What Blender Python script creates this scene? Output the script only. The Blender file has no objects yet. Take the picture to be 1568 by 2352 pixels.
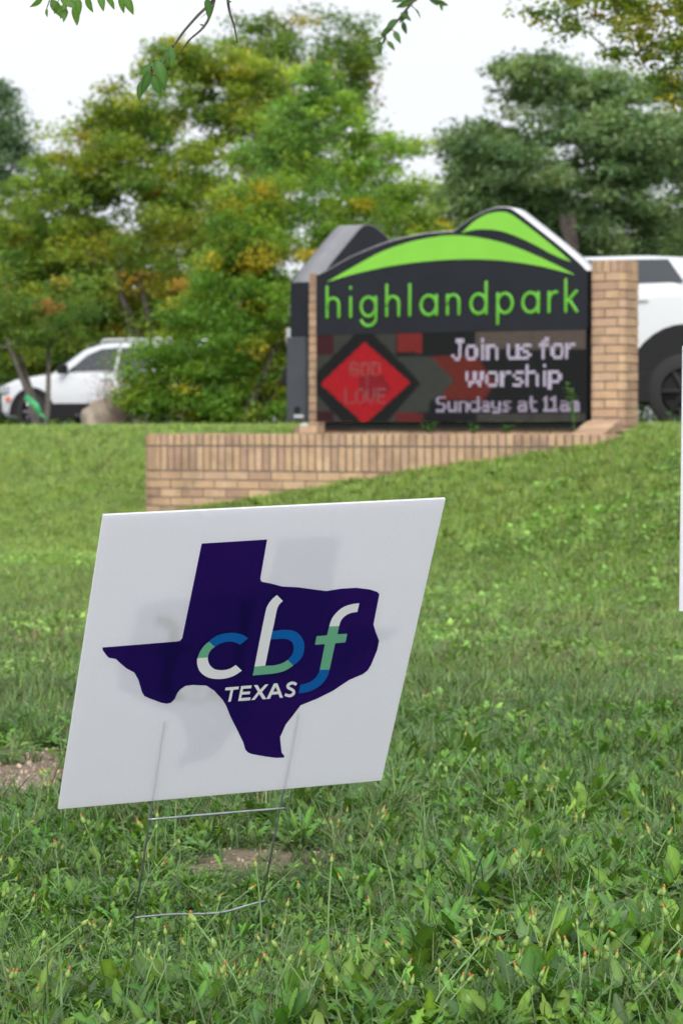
import bpy, bmesh, math, random
import numpy as np
from mathutils import Vector, Matrix
from mathutils.geometry import tessellate_polygon

random.seed(7)
RNG = np.random.default_rng(11)
SC = bpy.context.scene
COL = SC.collection

# ------------------------------------------------------------------ camera
HC = 0.93                        # eye height above the foot of the yard sign
FPX, HOR = 6500.0, 988.0         # focal length and horizon row, on a 1568 x 2352 grid
PITCH = math.atan((1176 - HOR) / FPX)
cam_d = bpy.data.cameras.new('camera')
cam_d.sensor_fit = 'VERTICAL'; cam_d.sensor_height = 36.0; cam_d.sensor_width = 24.0
cam_d.lens = 36.0 * FPX / 2352.0
cam_d.clip_start = 0.1; cam_d.clip_end = 2000
cam_d.dof.use_dof = True; cam_d.dof.focus_distance = 4.9; cam_d.dof.aperture_fstop = 11.5
cam_d.dof.aperture_blades = 0
cam = bpy.data.objects.new('camera', cam_d); COL.objects.link(cam)
cam.location = (0, 0, HC); cam.rotation_euler = (math.pi / 2 - PITCH, 0, 0)
SC.camera = cam

# ------------------------------------------------------------------ sky and sun (bright overcast)
SUN_EL, SUN_AZ = math.radians(37), math.radians(-176)     # azimuth from +Y, clockwise
world = bpy.data.worlds.new('World'); SC.world = world; world.use_nodes = True
wn, wl = world.node_tree.nodes, world.node_tree.links
for n in list(wn): wn.remove(n)
sky = wn.new('ShaderNodeTexSky'); sky.sky_type = 'NISHITA'; sky.sun_disc = False
sky.sun_elevation = SUN_EL; sky.sun_rotation = SUN_AZ
sky.air_density = 1.0; sky.dust_density = 3.0; sky.ozone_density = 1.0
hsv = wn.new('ShaderNodeHueSaturation'); hsv.inputs['Saturation'].default_value = 0.10
wl.new(sky.outputs[0], hsv.inputs['Color'])
tc = wn.new('ShaderNodeTexCoord'); nz = wn.new('ShaderNodeTexNoise')
nz.inputs['Scale'].default_value = 2.2; nz.inputs['Detail'].default_value = 5
wl.new(tc.outputs['Generated'], nz.inputs['Vector'])
mr = wn.new('ShaderNodeMapRange'); mr.inputs[1].default_value = .3; mr.inputs[2].default_value = .7
mr.inputs[3].default_value = .0; mr.inputs[4].default_value = 1.0
wl.new(nz.outputs[0], mr.inputs[0])
cl = wn.new('ShaderNodeMix'); cl.data_type = 'RGBA'
cl.inputs[6].default_value = (5.0, 5.25, 5.75, 1); cl.inputs[7].default_value = (7.3, 7.45, 7.7, 1)
wl.new(mr.outputs[0], cl.inputs[0])
mx = wn.new('ShaderNodeMix'); mx.data_type = 'RGBA'; mx.inputs[0].default_value = 0.8   # cloud cover
wl.new(hsv.outputs[0], mx.inputs[6]); wl.new(cl.outputs[2], mx.inputs[7])
bg = wn.new('ShaderNodeBackground'); bg.inputs[1].default_value = 0.10
wl.new(mx.outputs[2], bg.inputs[0])
wo = wn.new('ShaderNodeOutputWorld'); wl.new(bg.outputs[0], wo.inputs[0])

sun_d = bpy.data.lights.new('sun', 'SUN'); sun_d.energy = 1.5; sun_d.angle = math.radians(28); sun_d.color = (1, .97, .92)
sun = bpy.data.objects.new('sun', sun_d); COL.objects.link(sun)
sdir = Vector((math.sin(SUN_AZ) * math.cos(SUN_EL), math.cos(SUN_AZ) * math.cos(SUN_EL), math.sin(SUN_EL)))
sun.rotation_euler = sdir.to_track_quat('Z', 'Y').to_euler()

vs = SC.view_settings
vs.view_transform = 'Standard'; vs.look = 'None'; vs.gamma = 1; vs.exposure = 0.86
vs.use_curve_mapping = False
SC.render.film_transparent = False
SC.cycles.use_denoising = True
SC.cycles.max_bounces = 5; SC.cycles.diffuse_bounces = 3; SC.cycles.glossy_bounces = 2; SC.cycles.transmission_bounces = 4; SC.cycles.transparent_max_bounces = 4
SC.cycles.use_adaptive_sampling = True; SC.cycles.adaptive_threshold = 0.03
SC.cycles.caustics_reflective = False; SC.cycles.caustics_refractive = False

# ------------------------------------------------------------------ projection helpers (photo grid -> points in the place)
CP, SP = math.cos(PITCH), math.sin(PITCH)
def ray(px, py):
    x, y, z = (px - 784) / FPX, (py - 1176) / FPX, 1.0
    return np.array([x, z * CP - y * SP, -y * CP - z * SP])
CAMP = np.array([0, 0, HC])
def at(px, py, d):
    r = ray(px, py); return CAMP + r * (d / r[1])
def onplane(px, py, O, N):
    r = ray(px, py); return CAMP + r * ((O - CAMP) @ N / (r @ N))

# ------------------------------------------------------------------ materials
def srgb(r, g, b):
    f = lambda c: (c / 12.92 if c <= .04045 else ((c + .055) / 1.055) ** 2.4)
    return (f(r / 255), f(g / 255), f(b / 255))
def nodes_of(m):
    m.use_nodes = True
    return m.node_tree.nodes, m.node_tree.links, m.node_tree.nodes['Principled BSDF']
def mat(name, col, rough=.5, metal=0., var=0., scale=8., bump=0., bscale=60., spec=.5, coat=0., col2=None, emis=None, estr=1.):
    m = bpy.data.materials.new(name); n, l, p = nodes_of(m)
    p.inputs['Base Color'].default_value = (*col, 1); p.inputs['Roughness'].default_value = rough
    p.inputs['Metallic'].default_value = metal; p.inputs['Specular IOR Level'].default_value = spec
    p.inputs['Coat Weight'].default_value = coat
    if var or col2:
        t = n.new('ShaderNodeTexCoord'); z = n.new('ShaderNodeTexNoise'); z.inputs['Scale'].default_value = scale; z.inputs['Detail'].default_value = 6
        l.new(t.outputs['Object'], z.inputs['Vector'])
        r = n.new('ShaderNodeValToRGB'); r.color_ramp.elements[0].position = .32; r.color_ramp.elements[1].position = .68
        a = tuple(c * (1 - var) for c in col); b = col2 if col2 else tuple(min(1, c * (1 + var)) for c in col)
        r.color_ramp.elements[0].color = (*a, 1); r.color_ramp.elements[1].color = (*b, 1)
        l.new(z.outputs[0], r.inputs[0]); l.new(r.outputs[0], p.inputs['Base Color'])
    if bump:
        t2 = n.new('ShaderNodeTexCoord'); z2 = n.new('ShaderNodeTexNoise'); z2.inputs['Scale'].default_value = bscale; z2.inputs['Detail'].default_value = 8
        l.new(t2.outputs['Object'], z2.inputs['Vector'])
        b_ = n.new('ShaderNodeBump'); b_.inputs['Strength'].default_value = bump; b_.inputs['Distance'].default_value = .01
        l.new(z2.outputs[0], b_.inputs['Height']); l.new(b_.outputs[0], p.inputs['Normal'])
    if emis:
        p.inputs['Emission Color'].default_value = (*emis, 1); p.inputs['Emission Strength'].default_value = estr
    return m
def leaf_mat(name, trans=.3, gloss=.35, spec=.4, huevar=.03, valvar=.25, tint=(1, 1, 1)):
    """leaf colour from the point attribute Col, varied a little from plant to plant; thin and translucent"""
    m = bpy.data.materials.new(name); n, l, p = nodes_of(m)
    a = n.new('ShaderNodeAttribute'); a.attribute_name = 'Col'
    oi = n.new('ShaderNodeObjectInfo')
    h = n.new('ShaderNodeHueSaturation')
    r1 = n.new('ShaderNodeMapRange'); r1.inputs[3].default_value = .5 - huevar; r1.inputs[4].default_value = .5 + huevar
    r2 = n.new('ShaderNodeMapRange'); r2.inputs[3].default_value = 1 - valvar; r2.inputs[4].default_value = 1 + valvar
    w = n.new('ShaderNodeTexWhiteNoise'); w.noise_dimensions = '1D'; l.new(oi.outputs['Random'], w.inputs['W'])
    l.new(oi.outputs['Random'], r1.inputs[0]); l.new(w.outputs[0], r2.inputs[0])
    l.new(r1.outputs[0], h.inputs['Hue']); l.new(r2.outputs[0], h.inputs['Value'])
    l.new(a.outputs['Color'], h.inputs['Color'])
    l.new(h.outputs[0], p.inputs['Base Color'])
    p.inputs['Roughness'].default_value = gloss; p.inputs['Specular IOR Level'].default_value = spec
    t = n.new('ShaderNodeBsdfTranslucent')
    ml = n.new('ShaderNodeMix'); ml.data_type = 'RGBA'; ml.blend_type = 'MULTIPLY'; ml.inputs[0].default_value = 1
    l.new(h.outputs[0], ml.inputs[6]); ml.inputs[7].default_value = (1.5, 1.5, .7, 1); l.new(ml.outputs[2], t.inputs[0])
    mix = n.new('ShaderNodeMixShader'); mix.inputs[0].default_value = trans
    l.new(p.outputs[0], mix.inputs[1]); l.new(t.outputs[0], mix.inputs[2])
    o = n['Material Output']; l.new(mix.outputs[0], o.inputs['Surface'])
    return m

M = {}
M['bark'] = mat('bark', (.085, .07, .056), .9, var=.35, scale=14, bump=.6, bscale=30)
M['bark_dark'] = mat('bark_dark', (.055, .045, .038), .9, var=.35, scale=10, bump=.6, bscale=25)
M['bark_grey'] = mat('bark_grey', (.125, .108, .095), .9, var=.35, scale=12, bump=.5, bscale=25)
M['foliage'] = leaf_mat('foliage', .45, .5, .3, 0., 0.)
M['weed'] = leaf_mat('weed_leaf', .26, .40, .42, .02, .4)
M['white_paint'] = mat('white_car_paint', (.62, .635, .66), .25, coat=.4)
M['black_plastic'] = mat('black_plastic', (.010, .010, .011), .6, spec=.3)
M['tyre'] = mat('tyre_rubber', (.02, .02, .02), .85, bump=.2, bscale=80)
M['rim'] = mat('wheel_alloy', (.28, .28, .29), .35, metal=.9)
M['glass'] = mat('tinted_glass', (.035, .042, .05), .06, spec=.8)
M['orange_lens'] = mat('orange_lens', (.75, .12, .02), .3)
M['lamp_lens'] = mat('lamp_lens', (.35, .37, .40), .12, spec=.8)
M['cabinet'] = mat('dark_sign_cabinet', (.014, .016, .022), .5, var=.12, scale=3, spec=.22)
M['cabinet_edge'] = mat('cabinet_edge_metal', (.22, .22, .235), .38, metal=.2, var=.1, scale=5)
M['cabinet_edge_pale'] = mat('pale_edge_metal', (.66, .67, .70), .4, var=.06, scale=5)
M['screen_box'] = mat('grey_screen_housing', (.05, .057, .068), .5, var=.12, scale=4)
M['hill_green'] = mat('lime_green_panel', (.20, .53, .045), .4, var=.03, scale=5)
M['letter_green'] = mat('green_letter', (.11, .40, .028), .35, var=.05, scale=9)
M['mortar'] = mat('mortar', (.15, .125, .11), .95, var=.3, scale=20, bump=.5, bscale=90)
M['pale_bounce_road'] = mat('pale_bounce_concrete', (.40, .385, .365), .9, var=.12, scale=3, bump=.3)
M['concrete'] = mat('concrete', (.56, .54, .51), .9, var=.15, scale=9, bump=.3)
M['asphalt'] = mat('asphalt', (.055, .055, .056), .9, var=.25, scale=14, bump=.4, bscale=200)
M['soil'] = mat('planter_soil', (.07, .05, .035), .95, var=.4, scale=10, bump=.8, bscale=40)
M['wire'] = mat('galvanised_wire', (.27, .295, .31), .42, metal=.55, var=.2, scale=60)
M['rock'] = mat('limestone', (.36, .30, .24), .9, var=.3, scale=4, bump=.8, bscale=9)
M['ribbon'] = mat('green_ribbon', (.05, .35, .13), .5)
M['pipe'] = mat('grey_conduit', (.5, .5, .52), .5)

def brick_mat():
    m = bpy.data.materials.new('tan_brick'); n, l, p = nodes_of(m)
    oi = n.new('ShaderNodeObjectInfo'); r = n.new('ShaderNodeValToRGB')
    e = r.color_ramp.elements
    e[0].position = 0; e[0].color = (.44, .29, .195, 1); e[1].position = 1; e[1].color = (.42, .27, .185, 1)
    for pos, c in ((.14, (.50, .335, .21)), (.32, (.54, .365, .225)), (.5, (.49, .325, .215)), (.64, (.57, .39, .25)), (.78, (.50, .33, .235)), (.92, (.40, .26, .18))):
        q = e.new(pos); q.color = (*c, 1)
    l.new(oi.outputs['Random'], r.inputs[0])
    g = n.new('ShaderNodeNewGeometry'); z = n.new('ShaderNodeTexNoise'); z.inputs['Scale'].default_value = 7; z.inputs['Detail'].default_value = 8; z.inputs['Roughness'].default_value = .7
    l.new(g.outputs['Position'], z.inputs['Vector'])
    k = n.new('ShaderNodeMapRange'); k.inputs[1].default_value = .35; k.inputs[2].default_value = .72; k.inputs[3].default_value = 1.08; k.inputs[4].default_value = .72
    l.new(z.outputs[0], k.inputs[0])
    h = n.new('ShaderNodeHueSaturation'); l.new(k.outputs[0], h.inputs['Value']); l.new(r.outputs[0], h.inputs['Color'])
    z3 = n.new('ShaderNodeTexNoise'); z3.inputs['Scale'].default_value = 2.3; z3.inputs['Detail'].default_value = 9; l.new(g.outputs['Position'], z3.inputs['Vector'])
    k3 = n.new('ShaderNodeMapRange'); k3.inputs[1].default_value = .54; k3.inputs[2].default_value = .74; k3.inputs[3].default_value = 0; k3.inputs[4].default_value = .6
    l.new(z3.outputs[0], k3.inputs[0])
    mm = n.new('ShaderNodeMix'); mm.data_type = 'RGBA'; mm.inputs[7].default_value = (.12, .085, .065, 1)
    l.new(k3.outputs[0], mm.inputs[0]); l.new(h.outputs[0], mm.inputs[6]); l.new(mm.outputs[2], p.inputs['Base Color'])
    p.inputs['Roughness'].default_value = .9; p.inputs['Specular IOR Level'].default_value = .2
    z2 = n.new('ShaderNodeTexNoise'); z2.inputs['Scale'].default_value = 120; z2.inputs['Detail'].default_value = 6; l.new(g.outputs['Position'], z2.inputs['Vector'])
    b = n.new('ShaderNodeBump'); b.inputs['Strength'].default_value = .4; b.inputs['Distance'].default_value = .004
    l.new(z2.outputs[0], b.inputs['Height']); l.new(b.outputs[0], p.inputs['Normal'])
    return m
M['brick'] = brick_mat()

# ------------------------------------------------------------------ mesh helpers
def link(o, parent=None):
    COL.objects.link(o)
    if parent: o.parent = parent
    return o
def tag(o, label=None, cat=None, group=None, kind=None):
    for k, v in (('label', label), ('category', cat), ('group', group), ('kind', kind)):
        if v: o[k] = v
    return o
def empty(name, loc=(0, 0, 0), rz=0.):
    o = bpy.data.objects.new(name, None); o.empty_display_size = .1
    o.location = loc; o.rotation_euler = (0, 0, rz)
    return link(o)
class MB:
    def __init__(s): s.v = []; s.f = []
    def poly(s, pts):
        i = len(s.v); s.v += [tuple(map(float, p)) for p in pts]; s.f.append(tuple(range(i, i + len(pts)))); return s
    def quadstrip(s, rows, closed=False):
        """rows: equal-length lists of points, joined row to row"""
        n = len(rows[0]); i0 = len(s.v)
        for r in rows: s.v += [tuple(map(float, p)) for p in r]
        for a in range(len(rows) - 1):
            for b in range(n if closed else n - 1):
                c = (b + 1) % n
                s.f.append((i0 + a * n + b, i0 + a * n + c, i0 + (a + 1) * n + c, i0 + (a + 1) * n + b))
        return s
    def box(s, c, h, Rm=None):
        """centre, half sizes, optional 3 axes"""
        ax = Rm if Rm is not None else np.eye(3); c = np.array(c, float); i = len(s.v)
        for sx in (-1, 1):
            for sy in (-1, 1):
                for sz in (-1, 1):
                    s.v.append(tuple(c + ax[0] * h[0] * sx + ax[1] * h[1] * sy + ax[2] * h[2] * sz))
        for q in ((0, 1, 3, 2), (4, 6, 7, 5), (0, 4, 5, 1), (2, 3, 7, 6), (0, 2, 6, 4), (1, 5, 7, 3)):
            s.f.append(tuple(i + k for k in q))
        return s
    def tube(s, pts, rad, n=8, flat=None):
        """tapered tube; flat=(axis, factor) squashes the ring along one axis"""
        pts = [np.array(p, float) for p in pts]
        if not hasattr(rad, '__len__'): rad = [rad] * len(pts)
        rows = []; prev = None
        for k, p in enumerate(pts):
            d = pts[min(k + 1, len(pts) - 1)] - pts[max(k - 1, 0)]; d = d / (np.linalg.norm(d) + 1e-12)
            if prev is None:
                a = np.cross(d, [0, 0, 1.]);
                if np.linalg.norm(a) < .05: a = np.cross(d, [0, 1., 0])
            else: a = prev - d * (prev @ d)
            a = a / np.linalg.norm(a); prev = a; b = np.cross(d, a)
            ring = []
            for q in range(n):
                t = 2 * math.pi * q / n; o = (a * math.cos(t) + b * math.sin(t)) * rad[k]
                if flat is not None: o = o - flat[0] * (o @ flat[0]) * (1 - flat[1])
                ring.append(p + o)
            rows.append(ring)
        i0 = len(s.v); s.quadstrip(rows, True)
        s.f.append(tuple(range(i0 + n - 1, i0 - 1, -1))); e = len(s.v); s.f.append(tuple(range(e - n, e)))
        return s
    def prism(s, outline, ext):
        """outline: list of 3D points, extruded by vector ext; outline may be concave"""
        o = [np.array(p, float) for p in outline]; n = len(o); i = len(s.v); ext = np.array(ext, float)
        s.v += [tuple(p) for p in o] + [tuple(p + ext) for p in o]
        tri = tessellate_polygon([[Vector(p) for p in o]])
        for t in tri: s.f.append(tuple(i + k for k in t)); s.f.append(tuple(i + n + k for k in reversed(t)))
        for k in range(n): s.f.append((i + k, i + (k + 1) % n, i + n + (k + 1) % n, i + n + k))
        return s
    def flat(s, outline, holes=()):
        loops = [[Vector(p) for p in outline]] + [[Vector(p) for p in h] for h in holes]
        i = len(s.v)
        for lp in loops: s.v += [tuple(p) for p in lp]
        for t in tessellate_polygon(loops): s.f.append(tuple(i + k for k in t))
        return s
    def mesh(s, name):
        me = bpy.data.meshes.new(name); me.from_pydata(s.v, [], s.f); me.update(); return me
    def build(s, name, m, parent=None, smooth=False, bevel=0., fix=True):
        me = s.mesh(name)
        if fix or bevel:
            b = bmesh.new(); b.from_mesh(me)
            bmesh.ops.recalc_face_normals(b, faces=b.faces[:])
            if bevel:
                bmesh.ops.bevel(b, geom=[e for e in b.edges if e.is_manifold and e.calc_face_angle(0) > .5], offset=bevel, segments=2, affect='EDGES', profile=.6)
            b.to_mesh(me); b.free()
        if m is not None: me.materials.append(m)
        if smooth:
            me.polygons.foreach_set('use_smooth', [True] * len(me.polygons))
        return link(bpy.data.objects.new(name, me), parent)
def np_mesh(name, V, F, cols=None, m=None, parent=None, smooth=False):
    """fast mesh from numpy arrays: V (n,3), F (m,k) and per-point colours"""
    me = bpy.data.meshes.new(name); k = F.shape[1]
    me.vertices.add(len(V)); me.vertices.foreach_set('co', np.ascontiguousarray(V, dtype=np.float32).ravel())
    me.loops.add(F.size); me.loops.foreach_set('vertex_index', np.ascontiguousarray(F, dtype=np.int32).ravel())
    me.polygons.add(len(F)); me.polygons.foreach_set('loop_start', np.arange(0, F.size, k, dtype=np.int32))
    if smooth: me.polygons.foreach_set('use_smooth', np.ones(len(F), dtype=bool))
    me.update(calc_edges=True); me.validate()
    if cols is not None:
        a = me.attributes.new('Col', 'FLOAT_COLOR', 'POINT')
        c = np.ones((len(V), 4), dtype=np.float32); c[:, :3] = cols; a.data.foreach_set('color', c.ravel())
    if m: me.materials.append(m)
    return link(bpy.data.objects.new(name, me), parent) if parent is not False else me
def smooth_curve(pts, n=6, closed=False):
    """Catmull-Rom through 2D or 3D points"""
    P = [np.array(p, float) for p in pts]; out = []; N = len(P)
    for i in range(N if closed else N - 1):
        g = lambda k: P[k % N] if closed else P[min(max(k, 0), N - 1)]
        a, b, c, d = g(i - 1), g(i), g(i + 1), g(i + 2)
        for t in np.linspace(0, 1, n, endpoint=False):
            out.append(.5 * (2 * b + (c - a) * t + (2 * a - 5 * b + 4 * c - d) * t * t + (3 * b - a - 3 * c + d) * t ** 3))
    if not closed: out.append(P[-1])
    return out

# ------------------------------------------------------------------ ground
def tz(x, y):
    x = np.asarray(x, float); y = np.asarray(y, float)
    v = y + 2.0 * np.clip(x, -5, 3.5)
    s = np.clip((v - 17.0) / 10.5, 0, 1)
    z = .92 * s * s * (3 - 2 * s)
    bump = .012 * np.sin(2.3 * x + 1.1 * y) * np.sin(1.7 * y - .9 * x + 1) + .008 * np.sin(5.1 * x + 2) * np.sin(4.3 * y)
    w = np.clip((y - 5.5) / 3, 0, 1) * np.clip((30 - y) / 6, 0, 1)
    return z + bump * w
xs = np.concatenate([[-400, -150, -60, -30, -16, -10], np.arange(-7, -2.4, .2), np.arange(-2.4, 2.6, .045), np.arange(2.6, 7.01, .2), [10, 16, 30, 60, 150, 400]])
ys = np.concatenate([[-60, -20, -6, 0, 2, 3], np.arange(3.6, 15, .045), np.arange(15, 34, .12), np.arange(34, 48, 1.), [52, 60, 75, 100, 150, 250, 600, 1500]])
X, Y = np.meshgrid(xs, ys); V = np.stack([X, Y, tz(X, Y)], -1).reshape(-1, 3)
nx, ny = len(xs), len(ys)
ii = (np.arange(ny - 1)[:, None] * nx + np.arange(nx - 1)[None]).ravel()
F = np.stack([ii, ii + 1, ii + nx + 1, ii + nx], 1)
def ground_mat():
    m = bpy.data.materials.new('lawn_soil'); n, l, p = nodes_of(m)
    g = n.new('ShaderNodeNewGeometry')
    z = n.new('ShaderNodeTexNoise'); z.inputs['Scale'].default_value = 1.4; z.inputs['Detail'].default_value = 10; z.inputs['Roughness'].default_value = .65
    l.new(g.outputs['Position'], z.inputs['Vector'])
    r = n.new('ShaderNodeValToRGB'); e = r.color_ramp.elements
    e[0].position = .3; e[0].color = (.038, .062, .018, 1); e[1].position = .75; e[1].color = (.10, .085, .045, 1)
    q = e.new(.5); q.color = (.045, .075, .02, 1)
    l.new(z.outputs[0], r.inputs[0])
    z2 = n.new('ShaderNodeTexNoise'); z2.inputs['Scale'].default_value = 45; z2.inputs['Detail'].default_value = 8; l.new(g.outputs['Position'], z2.inputs['Vector'])
    k = n.new('ShaderNodeMapRange'); k.inputs[1].default_value = .3; k.inputs[2].default_value = .7; k.inputs[3].default_value = .6; k.inputs[4].default_value = 1.35; l.new(z2.outputs[0], k.inputs[0])
    h = n.new('ShaderNodeHueSaturation'); l.new(k.outputs[0], h.inputs['Value'])
    # bare earth, stored point by point
    a = n.new('ShaderNodeAttribute'); a.attribute_name = 'bare'
    mm = n.new('ShaderNodeMix'); mm.data_type = 'RGBA'; mm.inputs[7].default_value = (.25, .185, .145, 1)
    l.new(a.outputs['Fac'], mm.inputs[0]); l.new(r.outputs[0], mm.inputs[6]); l.new(mm.outputs[2], h.inputs['Color'])
    l.new(h.outputs[0], p.inputs['Base Color']); p.inputs['Roughness'].default_value = .95; p.inputs['Specular IOR Level'].default_value = .1
    b = n.new('ShaderNodeBump'); b.inputs['Strength'].default_value = .8; b.inputs['Distance'].default_value = .02
    l.new(z2.outputs[0], b.inputs['Height']); l.new(b.outputs[0], p.inputs['Normal'])
    return m
BARE = [(-.90, 7.45, .32, .75, 1.), (-.17, 6.05, .17, .22, .78), (-.40, 5.75, .10, .10, .6), (.80, 11.5, .34, .8, .66), (.42, 13.0, .26, .7, .66), (1.25, 13.4, .25, .5, .6), (.45, 10.2, .2, .5, .7), (-1.3, 12.5, .3, .8, .7), (.36, 8.3, .14, .35, .7),
        (1.55, 14.2, .25, .35, .7), (-.55, 5.6, .1, .08, .5), (.02, 9.8, .3, .4, .5), (-.05, 6.5, .12, .12, .5), (.50, 5.05, .06, .05, .4)]
def bare(x, y):
    x = np.asarray(x, float); y = np.asarray(y, float); o = np.zeros_like(x)
    wob = .5 * np.sin(9 * x + 3 * y) * np.sin(5 * y - 7 * x) + .45 * np.sin(23 * x + 11 * y + 2 * np.sin(8 * y)) * np.sin(17 * y - 13 * x) + .35 * np.sin(47 * x + 3 * np.sin(19 * y)) * np.sin(41 * y + 2)
    for cx, cy, rx, ry, a in BARE:
        d = np.sqrt(((x - cx) / rx) ** 2 + ((y - cy) / ry) ** 2) + wob * .5
        o = np.maximum(o, a * np.clip(1.5 - d * 1.1, 0, 1))
    return np.clip(o, 0, 1)
gr = np_mesh('ground', V, F, None, ground_mat(), None, True)
att = gr.data.attributes.new('bare', 'FLOAT', 'POINT'); att.data.foreach_set('value', bare(V[:, 0], V[:, 1]).astype(np.float32))
tag(gr, kind='structure')
lot = MB().poly([(-70, 44, .926), (70, 44, .926), (70, 74, .926), (-70, 74, .926)])
lot.poly([(3.2, 27.5, .926), (40, 27.5, .926), (40, 44, .926), (3.2, 44, .926)])
tag(lot.build('parking_lot', M['asphalt'], fix=False), kind='structure')

# unseen paving and street, added behind the camera to bounce light onto the sign
pv = MB()
for k in range(-12, 13): pv.box((k * 1.52, 1.55, -.02), (.752, 1.35, .045))
tag(pv.build('bounce_pavement', M['concrete'], bevel=.008), kind='structure')
tag(MB().box((0, .02, -.03), (60, .09, .05)).build('bounce_kerb', M['concrete'], bevel=.02), kind='structure')
tag(MB().poly([(-150, -12, .004), (150, -12, .004), (150, -.07, .004), (-150, -.07, .004)]).build('bounce_road', M['pale_bounce_road'], fix=False), kind='structure')

# ------------------------------------------------------------------ trees
def leaves(centres, normals_up, size, aspect, rng, cols, fold=.0):
    """a rhombic leaf at each centre: returns V,F,colours"""
    n = len(centres)
    d = rng.normal(size=(n, 3)); d[:, 2] *= .6; d /= np.linalg.norm(d, axis=1, keepdims=True)
    u = rng.normal(size=(n, 3)); u[:, 2] += normals_up
    s = np.cross(d, u); s /= (np.linalg.norm(s, axis=1, keepdims=True) + 1e-9)
    L = (size * rng.uniform(.6, 1.35, n))[:, None]; W = L * aspect * .5
    p0 = centres - d * L * .5; p2 = centres + d * L * .5; mid = centres - d * L * .06
    V = np.stack([p0, mid + s * W, p2, mid - s * W], 1).reshape(-1, 3)
    F = np.arange(n * 4).reshape(n, 4)
    return V, F, np.repeat(cols, 4, 0)
def pick(palette, n, rng):
    c = np.array([p[0] for p in palette]); w = np.array([p[1] for p in palette], float); w /= w.sum()
    return c[rng.choice(len(c), n, p=w)]
def make_tree(name, label, base, blobs, palette, ncl, nleaf, sig, leaf, seed, bark='bark', stems=1, trunk_r=.14, cat='tree', group=None,
              fork=.35, shell=.5, twig=1., aspect=.5, spread=.25, jitter=.18, limb_n=None):
    """blobs: (centre, radii, weight) ellipsoids that the crown fills with clumps of leaves"""
    rng = np.random.default_rng(seed); base = np.array(base, float)
    t = empty(name, base); tag(t, label, cat, group)
    W = np.array([b[2] for b in blobs], float); W /= W.sum()
    wh = rng.choice(len(blobs), ncl, p=W)
    d = rng.normal(size=(ncl, 3)); d /= np.linalg.norm(d, axis=1, keepdims=True)
    r = rng.uniform(0, 1, ncl) ** (1 / 3.) * (1 - shell) + shell * rng.uniform(.8, 1.03, ncl)
    C = np.array([b[0] for b in blobs])[wh] + d * r[:, None] * np.array([b[1] for b in blobs])[wh]
    C[:, 2] = np.maximum(C[:, 2], base[2] + .25)
    # limbs: from the stems towards clumps, as a growing skeleton
    mb = MB(); cen = sum(np.array(b[0]) * w for b, w in zip(blobs, W)); H = cen[2] - base[2]
    nodes = []
    for sidx in range(stems):
        a = rng.uniform(0, 6.28); off = np.array([math.cos(a), math.sin(a), 0]) * (0 if stems == 1 else trunk_r * 1.5)
        lean = np.array([math.cos(a), math.sin(a), 0]) * (spread * H if stems > 1 else 0)
        top = base + (cen - base) * (fork if stems == 1 else .8) + lean
        pts = smooth_curve([base + off - np.array([0, 0, .1]), base + off * 1.3 + (top - base) * .4 + rng.normal(size=3) * .04 * H, top], 5)
        rr = np.linspace(trunk_r, trunk_r * (.6 if stems == 1 else .45), len(pts)); rr[0] *= 1.25
        mb.tube(pts, list(rr), 9); nodes += [(p, q) for p, q in zip(pts[len(pts) // 2:], rr[len(pts) // 2:])]
    order = np.argsort(np.linalg.norm(C - (base + (cen - base) * fork), axis=1))
    nl = limb_n or ncl
    for k in order[np.linspace(0, ncl - 1, min(nl, ncl)).astype(int)]:
        tgt = C[k]; NP = np.array([p for p, _ in nodes])
        dd = np.linalg.norm(NP - tgt, axis=1) + .6 * np.maximum(0, NP[:, 2] - tgt[2]); j = int(np.argmin(dd)); p0, r0 = nodes[j]
        L = np.linalg.norm(tgt - p0)
        if L < .1: continue
        midp = (p0 + tgt) / 2 + rng.normal(size=3) * .08 * L + np.array([0, 0, .06 * L])
        pts = smooth_curve([p0, midp, tgt], 3); r1 = max(.006, min(r0 * .72, .012 + .03 * L)) * twig
        rr = np.linspace(r1, max(.004, r1 * .4), len(pts)); mb.tube(pts, list(rr), 5)
        nodes += [(p, q) for p, q in zip(pts[1:], rr[1:])]
    tr = mb.build('trunk', M[bark], None, True, fix=False); tr.parent = t; tr.matrix_parent_inverse = Matrix.Translation(-Vector(base))
    cc = pick(palette, ncl, rng) * rng.uniform(1 - jitter, 1 + jitter, (ncl, 1))
    cnt = np.maximum(8, (nleaf * rng.uniform(.45, 1.5, ncl))).astype(int); idx = np.repeat(np.arange(ncl), cnt)
    sg = sig * rng.uniform(.6, 1.35, ncl)
    off = rng.normal(size=(len(idx), 3)); off /= np.linalg.norm(off, axis=1, keepdims=True)
    off *= (rng.uniform(0, 1, (len(idx), 1)) ** .45) * np.array([1.75, 1.75, .95]) * sg[idx][:, None] * (1 + .35 * np.sin(off[:, :1] * 5 + idx[:, None]) * np.sin(off[:, 1:2] * 6 + 2 * idx[:, None]))
    P = C[idx] + off; P[:, 2] = np.maximum(P[:, 2], base[2] + .05)
    lc = cc[idx] * rng.uniform(.68, 1.34, (len(idx), 1)); lc = lc * (1 + rng.normal(size=(len(idx), 3)) * .06)
    Vv, Ff, Cc = leaves(P, .9, leaf, aspect, rng, np.clip(lc, .004, .9))
    cr = np_mesh('crown', Vv - base, Ff, Cc, M['foliage'], t)
    return t
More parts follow.
